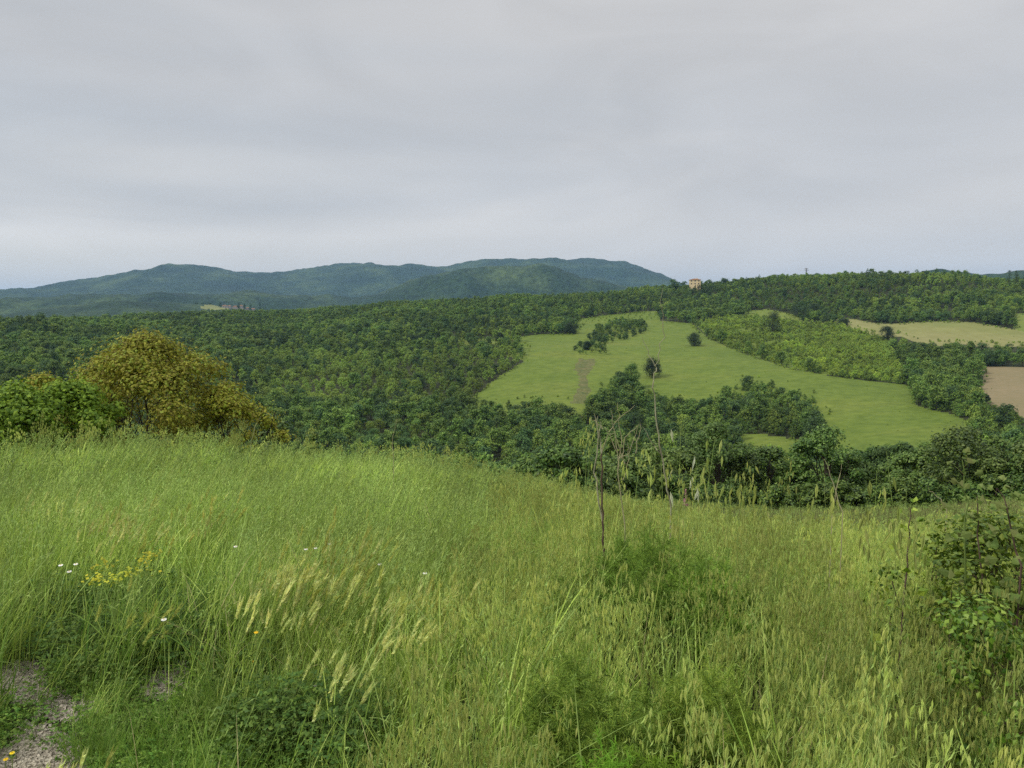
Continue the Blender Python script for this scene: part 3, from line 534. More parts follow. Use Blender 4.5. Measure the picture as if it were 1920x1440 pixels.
for k, (u, vt, w) in enumerate([(1309, 531, 3.2), (1312, 533, 3.2), (1304, 534, 3)]): cypress(u, vt, w, 948, ['tall thin cypress in front of the ochre house', 'right hand thin cypress in front of the ochre house', 'shorter cypress at the foot of the ochre house wall'][k], 10 + k)
# power pylon
x, y, z, h = spot(1512, 503, 975); e = bpy.data.objects.new('power_pylon', None); COL.objects.link(e); e.location = (x, y, z); tag(e, 'thin lattice power pylon on the skyline right of the ochre house', 'pylon')
b = MB(); hw = .9
for sx in (-1, 1):
    for sy in (-1, 1): b.add(tube([(sx * hw, sy * hw, 0), (sx * .25, sy * .25, h)], .24, 4))
for k in range(9):
    z0_, z1_ = h * k / 9, h * (k + 1) / 9; a0, a1 = hw + (.25 - hw) * k / 9, hw + (.25 - hw) * (k + 1) / 9
    for s in (-1, 1): b.add(tube([(-a0, s * a0, z0_), (a1, s * a1, z1_)], .15, 3)).add(tube([(s * a0, -a0, z0_), (s * a1, a1, z1_)], .15, 3))
link('mast', b.mesh('mast', [M_steel]), e); b = MB()
for zz, w in ((h * .97, 2.0), (h * .84, 3.0)): b.add(tube([(-w, 0, zz), (0, 0, zz + .4), (w, 0, zz)], .26, 4))
link('crossarm', b.mesh('crossarm', [M_steel]), e)
# hamlet on the far foothill
for k, (u, vt, wd) in enumerate([(421, 565.5, 15), (441, 566.5, 14), (452, 563.5, 11), (464, 566, 12), (474, 568.5, 13), (491, 567, 7), (430, 567, 10)]):
    hip_house('village_house', u, vt, 2560 + 12 * (k % 3), wd, 10, 6.5 if k != 2 else 10, 2.2, ['low pale house at the left end of the distant hamlet', 'second low house of the distant hamlet behind the pale field', 'tallest house of the distant hamlet', 'pinkish house right of the tallest hamlet house', 'long low house near the right end of the distant hamlet', 'small white house standing apart at the right end of the hamlet', 'small low house between the two left hamlet houses'][k], M_stonewall, rng.uniform(-.4, .4), 1, 2)
for k, (u, vt, w) in enumerate([(487, 566, 4), (412, 566, 6), (447, 567, 6), (458, 568, 5), (469, 570, 6), (380, 567, 9), (368, 570, 9), (392, 567, 8)]):
    r_ = ridge(u) - 25; x, y, z, h = spot(u, vt, r_); o = link('hamlet_tree', SORTS[2], loc=(x, y, z - .3)); o.scale = (w * r_ / F / SW[2],) * 2 + (max(h, 4) / SH[2],); tag(o, 'dark tree among the houses of the distant hamlet' if u > 400 else 'dark tree beside the pale field left of the hamlet', 'tree', 'hamlet trees' if u > 400 else 'trees left of the hamlet')
# sapling rows on the upper part of the field
n_ = 0
for j in range(5):
    for i in range(11):
        u_ = 1098 + i * 12.5 + j * 3 + rng.uniform(-2, 2); v_ = 603 - j * 3.2 - i * .55 + (0 if i < 9 else .5)
        if not inpoly(np.array([u_]), np.array([v_]), F_MAIN)[0] or n_ > 44: continue
        n_ += 1; r = hit(u_, v_); x, y = at(u_, r, v_); o = link('sapling', SORTS[7 + n_ % 3], loc=(x, y, hz(x, y))); o.scale = (.45,) * 3; tag(o, 'small sapling in the rows at the top of the green field', 'sapling', 'sapling rows')

# ------------------------------------------------------------------ hedgerow beyond the meadow
HEDGE = [(1052, 838, 34, 2.0, 0), (1082, 862, 35, 1.6, 1), (1125, 872, 37, 1.7, 1), (1175, 858, 41, 1.9, 0), (1228, 836, 44, 2.1, 1), (1285, 842, 49, 2.0, 0), (1345, 794, 52, 2.7, 1), (1398, 842, 53, 1.7, 0), (1440, 836, 54, 2.0, 0), (1492, 862, 54, 1.7, 1),
         (1545, 799, 54, 2.7, 0), (1602, 852, 55, 1.9, 1), (1652, 866, 56, 1.8, 0), (1708, 850, 56, 2.1, 1), (1762, 828, 57, 2.0, 0), (1815, 798, 54, 2.9, 0), (1872, 854, 54, 2.1, 1), (1926, 832, 53, 2.4, 1), (1985, 830, 53, 2.6, 0), (2050, 828, 52, 2.6, 1)]
ORD = ['first', 'second', 'third', 'fourth', 'fifth', 'sixth', 'seventh', 'eighth', 'ninth', 'tenth', 'eleventh', 'twelfth', 'thirteenth', 'fourteenth', 'fifteenth', 'sixteenth', 'seventeenth', 'eighteenth', 'nineteenth', 'twentieth']
for i, (u, vt, r, Rr, dk) in enumerate(HEDGE):
    x, y, z, h = spot(u, vt, r)
    parts_tree('hedgerow_tree', x, y, z, h, Rr * .95, 400 + i, M_hedge2 if dk else M_hedge, '%s bushy hedgerow tree beyond the meadow, %s counting from the left' % ('leafy' if dk else 'dark dense', ORD[i]), group='hedgerow trees beyond the meadow', z0=.02, nclump=40, nleaf=6500, leaf=.19, peak=.45, clump=.27, fill=.15, rmin=.3)
for i, (u, vt, r, Rr) in enumerate([(1690, 818, 68, 1.9), (1662, 824, 70, 1.7), (1640, 826, 72, 1.5)]):      # greyish feathery trees behind
    x, y, z, h = spot(u, vt, r); parts_tree('feathery_tree', x, y, z, h, Rr, 450 + i, M_oak2, ['tallest', 'middle', 'smallest'][i] + ' of the three greyish feathery trees showing above the hedgerow', z0=.05, nclump=30, nleaf=3000, leaf=.22, peak=.3, clump=.3)
for i in range(24):                                 # low growth closing the foot of the hedgerow
    u = 1040 + i * 41 + rng.uniform(-12, 12); r = np.interp(u, [1040, 1250, 1400, 1960], [32, 43, 50, 51]); x, y = at(u, r, 930); z = hz(x, y)
    parts_tree('hedge_bush', x, y, z, rng.uniform(1.0, 1.9), rng.uniform(1.0, 1.5), 470 + i, M_hedge, 'low dark bush filling the foot of the hedgerow', cat='bush', group='low bushes under the hedgerow', z0=.0, nclump=18, nleaf=2200, leaf=.18, branch=False, peak=.4)
# shrubs on the crest at the left
def shrub(nme, u, vt, r, Rr, sd, m, label, **kw):
    x, y, z, h = spot(u, vt, r); return parts_tree(nme, x, y, z, h, Rr, sd, m, label, cat='shrub', stems=3, mbark=M_bark, trunk_r=.035, **kw)
ys = dict(nclump=150, nleaf=32000, leaf=.085, peak=.3, clump=.165, z0=.01, flat=.6, fill=.35, rmin=.2, cone=1.9)
shrub('yellow_shrub', 272, 620, 21, 3.0, 501, M_yellow, 'large domed shrub with olive yellow leaves on the crest of the meadow', **ys)
shrub('yellow_shrub', 412, 712, 20.8, 1.75, 502, M_yellow, 'lower mustard yellow outlier at the right foot of the large yellow shrub', **dict(ys, nclump=70, nleaf=9000))
shrub('yellow_shrub', 75, 690, 22.5, 2.1, 503, M_yellow, 'yellow green shrub showing above the bright green bush', **dict(ys, nclump=50, nleaf=6000))
shrub('green_shrub', 122, 716, 18.5, 1.2, 504, M_green, 'glossy green bush in front of the yellow shrub', nclump=36, nleaf=9000, leaf=.085, peak=.4, clump=.24, fill=.3, z0=.02)
shrub('green_shrub', 25, 730, 18.0, 1.35, 505, M_green, 'glossy green bush cut by the left edge of the photo', nclump=36, nleaf=9000, leaf=.085, peak=.4, clump=.24, fill=.3, z0=.02)
shrub('dark_shrub', 512, 772, 25, .85, 506, M_hedge, 'dark green bush just right of the large yellow shrub', nclump=24, nleaf=2400, leaf=.15, peak=.4, clump=.3, z0=.02)
shrub('dark_shrub', 575, 800, 26, .8, 507, M_hedge, 'low dark bush behind the grass crest, right of its taller neighbour', nclump=20, nleaf=1800, leaf=.15, peak=.4, clump=.3, z0=.02)
# ------------------------------------------------------------------ grasses and herbs: one clump of each sort in several shapes
def blade_set(rg, n, rad, h0, h1, w0, w1, lean, droop, K=6, wind=.12):
    a = rg.uniform(0, 6.28, n); rr_ = rad * np.sqrt(rg.uniform(0, 1, n)); p = np.stack([rr_ * np.cos(a), rr_ * np.sin(a), np.full(n, -.02)], 1)
    hgt = rg.uniform(h0, h1, n); d = rg.uniform(0, 6.28, n); ln = rg.uniform(.2, 1, n) * lean; t = np.linspace(0, 1, K)[None]
    out = (ln[:, None] * (t ** 1.7)) * hgt[:, None]; dr = rg.uniform(0, 1, n)[:, None] ** 2 * droop
    P = np.zeros((n, K, 3)); P[..., 0] = p[:, :1] + np.cos(d)[:, None] * out + wind * hgt[:, None] * t ** 1.6; P[..., 1] = p[:, 1:2] + np.sin(d)[:, None] * out
    P[..., 2] = p[:, 2:] + hgt[:, None] * (t - dr * t ** 2.6)
    w = rg.uniform(w0, w1, n)[:, None] * np.array([.7] + [1] * (K - 3) + [.62, .06])[None]
    sd = d + math.pi / 2 + rg.normal(size=n) * .5; s = np.stack([np.cos(sd), np.sin(sd), np.zeros(n)], 1)
    return strips(P, w, s), P
def spikelets(rg, P, length, width):          # hanging spindles, two crossed kites each
    n = len(P); dn = unit(np.array([0, 0, -1.0]) + rg.normal(size=(n, 3)) * .16); L = length * rg.uniform(.75, 1.2, n)
    c = P + dn * L[:, None] * .5; a = rg.normal(size=(n, 3)); n1 = unit(np.cross(dn, a)); n2 = np.cross(dn, n1); V, Fq = [], []
    for nn in (n1, n2):
        s = np.cross(dn, nn) * (width * .5); q = np.stack([c - dn * L[:, None] * .5, c + s - dn * L[:, None] * .12, c + dn * L[:, None] * .5, c - s - dn * L[:, None] * .12], 1); V.append(q.reshape(-1, 3))
    V = np.concatenate(V); return V, np.arange(len(V)).reshape(-1, 4)
def panicle(rg, b, tip, base, n, m_sp, m_st, ln=.05, wd=.010, spread=.085):
    t = rg.uniform(0, 1, n); q = base + (tip - base) * t[:, None]; a = rg.uniform(0, 6.28, n); L = spread * (1.05 - t * .8) * rg.uniform(.5, 1, n)
    e = q + np.stack([np.cos(a) * L, np.sin(a) * L, L * rg.uniform(.1, .7, n)], 1); mid_ = (q + e) / 2 + np.array([0, 0, .012])
    b.add(strips(np.stack([q, mid_, e], 1), np.full((n, 3), .0013), np.tile([[.7, .7, 0]], (n, 1))), m_st); b.add(spikelets(rg, e, ln, wd), m_sp)
OATM = None
def oat_clump(seed, h0, h1, nst, nbl, nsp, lod=1, ln=.036, wd=.0075):
    rg = np.random.default_rng(seed); b = MB()
    v, _ = blade_set(rg, nbl, .15, h0 * .35, h1 * .85, .005 * lod, .0105 * lod, .5, .7); b.add(v, 0)
    v, P = blade_set(rg, nst, .14, h0, h1, .0026 * lod, .0036 * lod, .14, .10, K=7); b.add(v, 1)
    for k in range(nst): panicle(rg, b, P[k, -1], P[k, -1] * .66 + P[k, -3] * .34 - np.array([0, 0, .06]), nsp, 2, 1, ln=ln * (1 + .15 * (lod - 1)), wd=wd * lod, spread=.07)
    return b.mesh('oat', [M_blade, M_stalk, M_oat])
def fine_clump(seed, h0, h1, n, lod=1, m=None, heads=6, wind=.3):
    rg = np.random.default_rng(seed); b = MB(); v, _ = blade_set(rg, n, .15, h0 * .5, h1, .0028 * lod, .0062 * lod, .45, .55, wind=wind); b.add(v, 0)
    v, P = blade_set(rg, heads, .15, h1 * .9, h1 * 1.3, .0016 * lod, .0022 * lod, .2, .15, wind=wind); b.add(v, 1)
    for k in range(heads):
        c = P[k, -1][None] + rg.normal(size=(5, 3)) * .008 + np.linspace(-.05, .0, 5)[:, None] * unit((P[k, -1] - P[k, -2])[None]); b.add(leaves(c, rg.normal(size=(5, 3)), .03, .005 * lod, rg, u=np.tile(unit((P[k, -1] - P[k, -2])[None]), (5, 1)) + rg.normal(size=(5, 3)) * .12), 1)
    return b.mesh('fine_grass', [m or M_blade, M_stalk])
def herb_clump(seed, h, n, leaf, m, rad=.16, stems=10):
    rg = np.random.default_rng(seed); b = MB(); a = rg.uniform(0, 6.28, n); rr_ = rad * np.sqrt(rg.uniform(0, 1, n)); z = h * rg.uniform(.15, 1, n) * (1 - .5 * (rr_ / rad) ** 2)
    c = np.stack([rr_ * np.cos(a), rr_ * np.sin(a), z], 1); nn = rg.normal(size=(n, 3)) * .5 + np.array([0, 0, 1.0]); az_ = rg.uniform(0, 6.28, n)
    for k in range(3):
        u_ = np.stack([np.cos(az_ + k * 2.1), np.sin(az_ + k * 2.1), np.zeros(n)], 1); s = leaf * rg.uniform(.7, 1.25, n); b.add(leaves(c + u_ * s[:, None] * .5, nn, s, s * .7, rg, u=u_), 0)
    v, _ = blade_set(rg, stems, rad * .6, h * .6, h, .002, .003, .5, .2); b.add(v, 1)
    return b.mesh('herb', [m, M_stalk])
def awn_head(rg, b, p, d, L, m):
    d = unit(d[None])[0]; n = 30; t = rg.uniform(0, 1, n); c = p + d * (t * L)[:, None]; o = rg.normal(size=(n, 3)); o = unit(o - (o @ d)[:, None] * d); u_ = unit(d + o * .17); ln = L * .62 * rg.uniform(.8, 1.2, n)
    b.add(leaves(c + u_ * (ln * .45)[:, None] + o * .004, np.cross(u_, o), ln, .0028, rg, u=u_, fold=0), m); n = 10; t = np.linspace(0, 1, n); o = unit(rg.normal(size=(n, 3)))
    b.add(leaves(p + d * (t * L)[:, None], o, .024, .013, rg, u=np.tile(d, (n, 1)), fold=0), m)
def barley_clump(seed, n, h0, h1, m, wind=.25):
    rg = np.random.default_rng(seed); b = MB(); v, _ = blade_set(rg, n * 2, .13, h0 * .4, h1 * .8, .003, .006, .35, .4, wind=wind); b.add(v, 0)
    v, P = blade_set(rg, n, .12, h0, h1, .0018, .0026, .25, .18, wind=wind); b.add(v, 1)
    for k in range(n): awn_head(rg, b, P[k, -1], (P[k, -1] - P[k, -3]) + np.array([.02, 0, rg.uniform(-.02, .03)]), rg.uniform(.065, .095), 2)
    return b.mesh('barley', [M_blade, M_stalk, m])
def arch_clump(seed, h0, h1, n, m, w=.009):
    rg = np.random.default_rng(seed); b = MB(); v, _ = blade_set(rg, n, .1, h0, h1, w * .5, w, 1.0, 1.15, K=9); b.add(v, 0); return b.mesh('arching_blade', [m])
G_OAT = [oat_clump(600 + i, .60, .92, 4, 8, 15, ln=.042, wd=.0085) for i in range(6)]; G_OAT_F = [oat_clump(620 + i, .55, .9, 6, 10, 11, lod=2.0) for i in range(4)]
G_FINE = [fine_clump(640 + i, .28, .52, 30, wind=.25) for i in range(6)]; G_FINE_F = [fine_clump(660 + i, .28, .52, 26, lod=2.2, wind=.35) for i in range(4)]
G_GREEN = [fine_clump(680 + i, .22, .45, 26, m=M_blade_d, heads=2) for i in range(4)]
G_CLO = [herb_clump(700 + i, .10, 46, .017, M_clover) for i in range(4)] ; G_LEG = [herb_clump(710 + i, .30, 85, .022, M_legume, stems=14) for i in range(4)]
G_BAR = [barley_clump(720 + i, 6, .42, .64, M_barley) for i in range(4)] + [barley_clump(730 + i, 6, .42, .6, M_barley_g) for i in range(2)]
G_ARCH = [arch_clump(740 + i, .35, .68, 5, [M_blade, M_blade_d, M_blade, M_stalk][i], w=.0065) for i in range(4)]; G_STRAW = [arch_clump(750 + i, .25, .6, 6, M_straw, w=.004) for i in range(3)]
G_TALL = [oat_clump(760 + i, 1.15, 1.5, 2, 2, 13, ln=.044, wd=.009) for i in range(4)]
def polar(n, r0, r1, a0=-46, a1=46, near=4.0):
    if r1 <= 9: a0, a1, n = -80, 80, int(n * 1.74)    # even density close by, thinning as 1/r beyond
    k = (near ** 2 - r0 ** 2) / 2 if r0 < near else 0; tot = k + near * (r1 - max(near, r0)); q = rng.uniform(0, tot, n)
    r = np.where(q < k, np.sqrt(np.maximum(r0 ** 2 + 2 * q, 0)), max(near, r0) + (q - k) / near); a = np.radians(rng.uniform(a0, a1, n)); return r * np.sin(a), r * np.cos(a), r
GRAV = [[(-30,1240),(75,1244),(104,1290),(76,1318),(-30,1312)], [(250,1278),(296,1254),(352,1244),(356,1280),(336,1312),(258,1318)], [(78,1300),(150,1292),(206,1326),(140,1352),(64,1345)], [(46,1352),(114,1370),(155,1410),(190,1500),(-80,1500),(-60,1400),(20,1400)]]
def ingrav(x, y, z): 
    u, v = pix(x, y, z); w = 10 * fbm(x * 5, y * 5, 71); g = np.zeros(len(x), bool)
    for P in GRAV: g |= inpoly(u + w, v + w, P)
    return g
def ell(u, v, cu, cv, ru, rv): return np.exp(-(((u - cu) / ru) ** 2 + ((v - cv) / rv) ** 2) ** 2)
FEN = [(1235, 4.2, .45), (1345, 4.0, .22), (1110, 2.4, .26), (1330, 2.6, .18), (1150, 1.9, .13), (1245, 2.0, .13), (1000, 2.1, .1)]
def clear(x, y, r, h):      # little grass where the fennel stands and just in front of it
    g = np.zeros(len(x), bool)
    for u, rf, w in FEN:
        fx, fy = at(u, rf, 1000); d = np.hypot(x - fx, y - fy); g |= d < w; dx, dy = fx / rf, fy / rf; al = x * dx + y * dy; la = np.abs(x * dy - y * dx); g |= (la < w * al / rf) & (al > rf - .9) & (al < rf) & (h > .3)
    return g & (rng.uniform(0, 1, len(x)) < .8)
def sow(n, r0, r1, hmid, prob, scale, near=4.0):
    x, y, r = polar(n, r0, r1, near=near); z = H(x, y); u, v = pix(x, y, z + hmid); rc = np.interp(np.clip(u, -900, 2900), CR_U, CR_R)
    n = len(x); k = (rng.uniform(0, 1, n) < prob(u, v, r, x, y)) & (r < rc * 1.14) & ~ingrav(x, y, z + .02) & ~((hmid > .06) & (ingrav(x, y, z + hmid * .5) | ingrav(x, y, z + hmid) | ingrav(x + .04, y, z + hmid * 1.4) | ingrav(x + .08, y, z + hmid * 1.9))) & ~clear(x, y, r, hmid); x, y, z, r, u, v = (q[k] for q in (x, y, z, r, u, v))
    return x, y, z, scale(u, v, r) * rng.uniform(.75, 1.15, len(x)), u, v
def lay(nme, lst, label, cat):
    P, Rt, Sc, Ix, pr = [], [], [], [], []
    for protos, (x, y, z, s, u, v), jit in lst:
        n = len(x); P.append(np.stack([x, y, z], 1)); Rt.append(np.stack([rng.normal(size=n) * .06, rng.normal(size=n) * .06, rng.normal(size=n) * jit + .25], 1)); Sc.append(s); Ix.append(rng.integers(0, len(protos), n) + len(pr)); pr += protos
    o = scatter(nme, np.concatenate(P), np.concatenate(Rt), np.concatenate(Sc), np.concatenate(Ix), pr); tag(o, label, cat); return o
gb = lambda u, v: np.interp(v, [860, 950, 1050, 1150, 1250, 1450], [950, 920, 850, 790, 720, 670])      # left border of the oats
pn = lambda x, y, s, f=1.2: .5 + .5 * fbm(x / f, y / f, s, 3) * 1.6
lowz = lambda u, v: sstep(1215, 1275, v + 25 * np.sin(u / 60)) * (1 - sstep(560, 700, u + (v - 1300) * .25))
legz = lambda u, v: np.maximum(ell(u, v, 245, 1150, 200, 95), ell(u, v, 575, 1330, 120, 80))
oatp = lambda u, v, r, x, y: sstep(-70, 70, u - gb(u, v)) * np.clip(pn(x, y, 81) + .35, .3, 1)
finep = lambda u, v, r, x, y: (1 - sstep(-60, 90, u - gb(u, v)) * .75) * (1 - lowz(u, v)) * (1 - .85 * np.clip(1.3 * legz(u, v + 40), 0, 1)) * np.clip(pn(x, y, 82) + .45, .2, 1)
oats = lambda u, v, r: np.where(u > 900, .80 - .42 * sstep(10, 24, r) * sstep(950, 1350, u), .75)
fines = lambda u, v, r: .95 + .25 * sstep(6, 14, r) - .6 * sstep(1120, 1260, v) * (1 - sstep(560, 760, u))
G_MOWN = [fine_clump(780 + i, .2, .34, 26, lod=2.4, m=M_mown, heads=3, wind=.1) for i in range(4)]
farR = lambda u, r: sstep(13, 21, r) * sstep(1050, 1300, u)
near = [(G_OAT, sow(3700, 1.25, 9, .55, oatp, oats), .8), (G_FINE, sow(6200, 1.3, 9, .32, finep, fines), 1.0)]
far = [(G_OAT_F, sow(9000, 9, 52, .4, lambda u, v, r, x, y: oatp(u, v, r, x, y) * (1 - .75 * sstep(14, 26, r)) * (1 - .92 * farR(u, r)), oats), .8), (G_MOWN, sow(15000, 11, 60, .2, lambda u, v, r, x, y: farR(u, r), lambda u, v, r: np.full(len(u), 1.0)), 2), (G_FINE_F, sow(13000, 9, 60, .3, lambda u, v, r, x, y: np.maximum(finep(u, v, r, x, y), sstep(12, 22, r)) * (1 - farR(u, r)), lambda u, v, r: (1.05 - .45 * sstep(15, 30, r)))  , .6)]
edge = sow(260, 3.2, 6, 1.05, lambda u, v, r, x, y: ((u > 1000) & (u < 1900)) * np.clip(.03 + .9 * ell(u, v, 1350, v, 110, 1e4) + .7 * ell(u, v, 1130, v, 90, 1e4) + .04, 0, 1), lambda u, v, r: np.full(len(u), .86))
crest = sow(1700, 10, 22, .5, lambda u, v, r, x, y: (u < 1080) * sstep(.78, .95, r / np.interp(u, CR_U, CR_R)) * np.clip(pn(x, y, 87, .8) * 1.6 - .45, 0, 1), lambda u, v, r: np.full(len(u), 1.12))
lay('tall_grass', near + far + [(G_TALL, edge, .8), (G_OAT_F, crest, .8)], 'long wild grass with hanging oat spikelets covering the meadow', 'grass')
lay('green_grass', [(G_GREEN, sow(2600, 1.2, 14, .2, lambda u, v, r, x, y: np.clip(.15 + .6 * sstep(980, 1120, v) * (1 - sstep(600, 900, u)) * (1 - lowz(u, v)) + .9 * ell(u, v, 210, 925, 50, 60) + .9 * ell(u, v, 690, 980, 60, 60) + .8 * ell(u, v, 840, 1060, 60, 60), 0, 1) * np.clip(pn(x, y, 83, .7) + .2, 0, 1), lambda u, v, r: np.full(len(u), .95)), .9),
                    (G_GREEN, sow(4200, 1.2, 4, .08, lambda u, v, r, x, y: lowz(u, v) * np.clip(pn(x, y, 88, .5) + .1, 0, 1), lambda u, v, r: np.full(len(u), .42)), 3),
                    (G_ARCH, sow(1500, 1.7, 8, .4, lambda u, v, r, x, y: np.where(u > gb(u, v), .75, .2) * (1 - lowz(u, v)), lambda u, v, r: np.full(len(u), .95)), 3), (G_STRAW, sow(1300, 1.3, 9, .3, lambda u, v, r, x, y: .5 * np.clip(pn(x, y, 84, .6) * 1.5 - .4, 0, 1), lambda u, v, r: np.full(len(u), .9)), 3)], 'fresh green grass and arching blades among the oats', 'grass')
lay('weeds', [(G_LEG, sow(3600, 1.3, 7, .2, lambda u, v, r, x, y: legz(u, v), lambda u, v, r: np.full(len(u), .84)), 3), (G_CLO, sow(4200, 1.1, 5, .05, lambda u, v, r, x, y: np.maximum(lowz(u, v), .25 * sstep(1000, 1150, v) * (1 - sstep(600, 800, u))) * np.clip(pn(x, y, 85, .5) + .55, 0, 1), lambda u, v, r: np.full(len(u), .85)), 3)], 'low clover and dark leafy weeds at the edge of the gravel', 'weeds')
bz = lambda u, v, r, x, y: np.clip(.6 * ell(u, v, 640, 1110, 140, 95) + .7 * ell(u, v, 560, 1040, 130, 50) + .65 * ell(u, v, 830, 1105, 90, 50) + .45 * ell(u, v, 250, 1080, 90, 30) + .9 * ell(u, v, 30, 1350, 70, 55) + .3 * ell(u, v, 520, 1170, 120, 60) + .35 * ell(u, v, 60, 1160, 90, 60) + .35 * ell(u, v, 180, 950, 200, 40) + .8 * ell(u, v, 760, 1430, 50, 30), 0, 1) * np.clip(pn(x, y, 86, .5) + .3, 0, 1)
tu = rng.uniform(-30, 85, 34); tr_ = rng.uniform(2.15, 2.6, 34); tx_, ty_ = at(tu, tr_, 1300) if False else (tr_ * np.sin(az_of(tu, 1300)), tr_ * np.cos(az_of(tu, 1300))); tz_ = H(tx_, ty_)
lay('wild_barley', [(G_BAR, (tx_, ty_, tz_, rng.uniform(.42, .62, 34), tu, tu), .5), (G_BAR, sow(2600, 1.3, 8, .5, lambda *q: np.clip(bz(*q) * 1.15, 0, 1), lambda u, v, r: np.full(len(u), .82)), .5)], 'golden bristly wild barley heads scattered in the left part of the meadow', 'wild barley')
# gravel: thin sheets on the ground, with loose stones
gx, gy = np.meshgrid(np.arange(-2.6, -.6, .02), np.arange(1.6, 4.4, .02)); gz = H(gx.ravel(), gy.ravel()).reshape(gx.shape)
ins = ingrav(gx.ravel(), gy.ravel(), gz.ravel()).reshape(gx.shape); ny, nx = gx.shape; V = np.stack([gx, gy, gz + .005], -1).reshape(-1, 3); j, i = np.nonzero(ins[:-1, :-1] & ins[1:, :-1] & ins[:-1, 1:] & ins[1:, 1:])
if len(i):
    f = np.stack([j * nx + i, j * nx + i + 1, (j + 1) * nx + i + 1, (j + 1) * nx + i], 1); uq, inv = np.unique(f, return_inverse=True); tag(link('gravel_path', new_mesh('gravel', V[uq], inv.reshape(-1, 4), [M_gravel], smooth=True)), kind='structure')
    ok = np.nonzero(ins.ravel())[0]; pk = rng.choice(ok, 9000); P = V[pk] + np.concatenate([rng.uniform(-.02, .02, (9000, 2)), np.zeros((9000, 1))], 1)
    st = []
    for q in range(4):
        rg = np.random.default_rng(800 + q); bv, bf = box(-1, 1, -1, 1, -1, 1); bv = bv * (rg.uniform(.55, 1.1, (8, 3))) * np.array([1, .8, .55]); st.append(new_mesh('stone', bv, bf, [M_stone]))
    o = scatter('gravel_stones', P, rng.uniform(0, 6.28, (9000, 3)), .0035 + .0085 * rng.uniform(0, 1, 9000) ** 3, rng.integers(0, 4, 9000), st); tag(o, 'loose grey and beige stones of the gravel patches', 'gravel')
# ------------------------------------------------------------------ plants that stand out in the foreground
def pxpt(u, v, r):
    a = az_of(u, v); return np.array([r * math.sin(a), r * math.cos(a), CZ + r * tan_el(u, v)])
def tall_oat(u, vt, r, seed, label, msp=None, nsp=12, lean=(.0, 0), sprd=.1):
    rg = np.random.default_rng(seed); tip = pxpt(u, vt, r); gx, gy = tip[0] - lean[0], tip[1] - lean[1]; z = hz(gx, gy); base = np.array([0, 0, -.02]); t_ = tip - np.array([gx, gy, z]); e = bpy.data.objects.new('wild_oat', None); COL.objects.link(e); e.location = (gx, gy, z); tag(e, label, 'wild oat', 'tall wild oats standing above the meadow')
    P = curve_pts(base, t_, 9, .03, rg); b = MB().add(tube(P, np.linspace(.0024, .0009, 9), 4)); sp = MB()
    st, mm = MB(), MB(); n = nsp; q0 = P[-1]; q1 = P[-1] * .68 + P[0] * .32
    t = np.sort(rg.uniform(0, 1, n)); q = q1 + (q0 - q1) * t[:, None]; a = rg.uniform(-1, 1, n) * .7 + np.where(rg.uniform(0, 1, n) < .7, 0, math.pi); L = sprd * (1.05 - t * .7) * rg.uniform(.6, 1, n)
    en = q + np.stack([np.cos(a) * L, np.sin(a) * L, L * rg.uniform(-.1, .4, n)], 1); b.add(strips(np.stack([q, (q + en) / 2 + np.array([0, 0, .015]), en], 1), np.full((n, 3), .0014), np.tile([[0, .3, .9]], (n, 1))))
    v, _ = blade_set(rg, 4, .02, .3, .6, .004, .008, .5, .5); b.add(v)
    link('stalk', b.mesh('stalk', [M_stalk]), e); link('panicle', MB().add(spikelets(rg, en, .068, .0135)).mesh('panicle', [msp or M_oat]), e); return e
for i, (u, vt, r, lab, ms) in enumerate([(1278, 772, 3.6, 'wild oat with papery white opened husks right of the tall dry stem', M_husk), (1340, 824, 3.7, 'tall wild oat with narrow hanging spikelets right of the papery white one', None), (1306, 866, 3.9, 'shorter wild oat beside the pink flower spike', None),
        (1372, 882, 4.0, 'wild oat at the right end of the dense oat row', None), (1400, 905, 4.1, 'low wild oat just right of the dense oat row', None), (1203, 842, 4.3, 'wild oat leaning against the tall dry stem', None), (1160, 862, 4.4, 'wild oat between the two dry stems', None),
        (1100, 845, 4.6, 'wild oat left of the dark branching dry stem', None), (1070, 872, 4.8, 'outermost wild oat left of the dark dry stem', None), (1500, 930, 4.0, 'drooping wild oat hanging sideways before the hedgerow foot', None),
        (1545, 898, 3.5, 'wild oat with long paired spikelets before the hedgerow', None), (1662, 846, 3.1, 'tallest wild oat of the right part of the meadow', None), (1644, 884, 3.15, 'wild oat just left of the tallest right oat', None), (1700, 920, 3.2, 'wild oat arching right from the tallest right oat', None), (1240, 868, 4.2, 'wild oat right beside the tall dry stem base', None), (1330, 892, 4.1, 'wild oat in the middle of the dense oat row', None), (1040, 900, 5.2, 'wild oat at the left end of the skyline oats', None)]):
    tall_oat(u, vt, r, 900 + i, lab, ms, nsp=6 if i == 0 else [11, 14, 12][i % 3], sprd=.11 if i != 9 else .2)
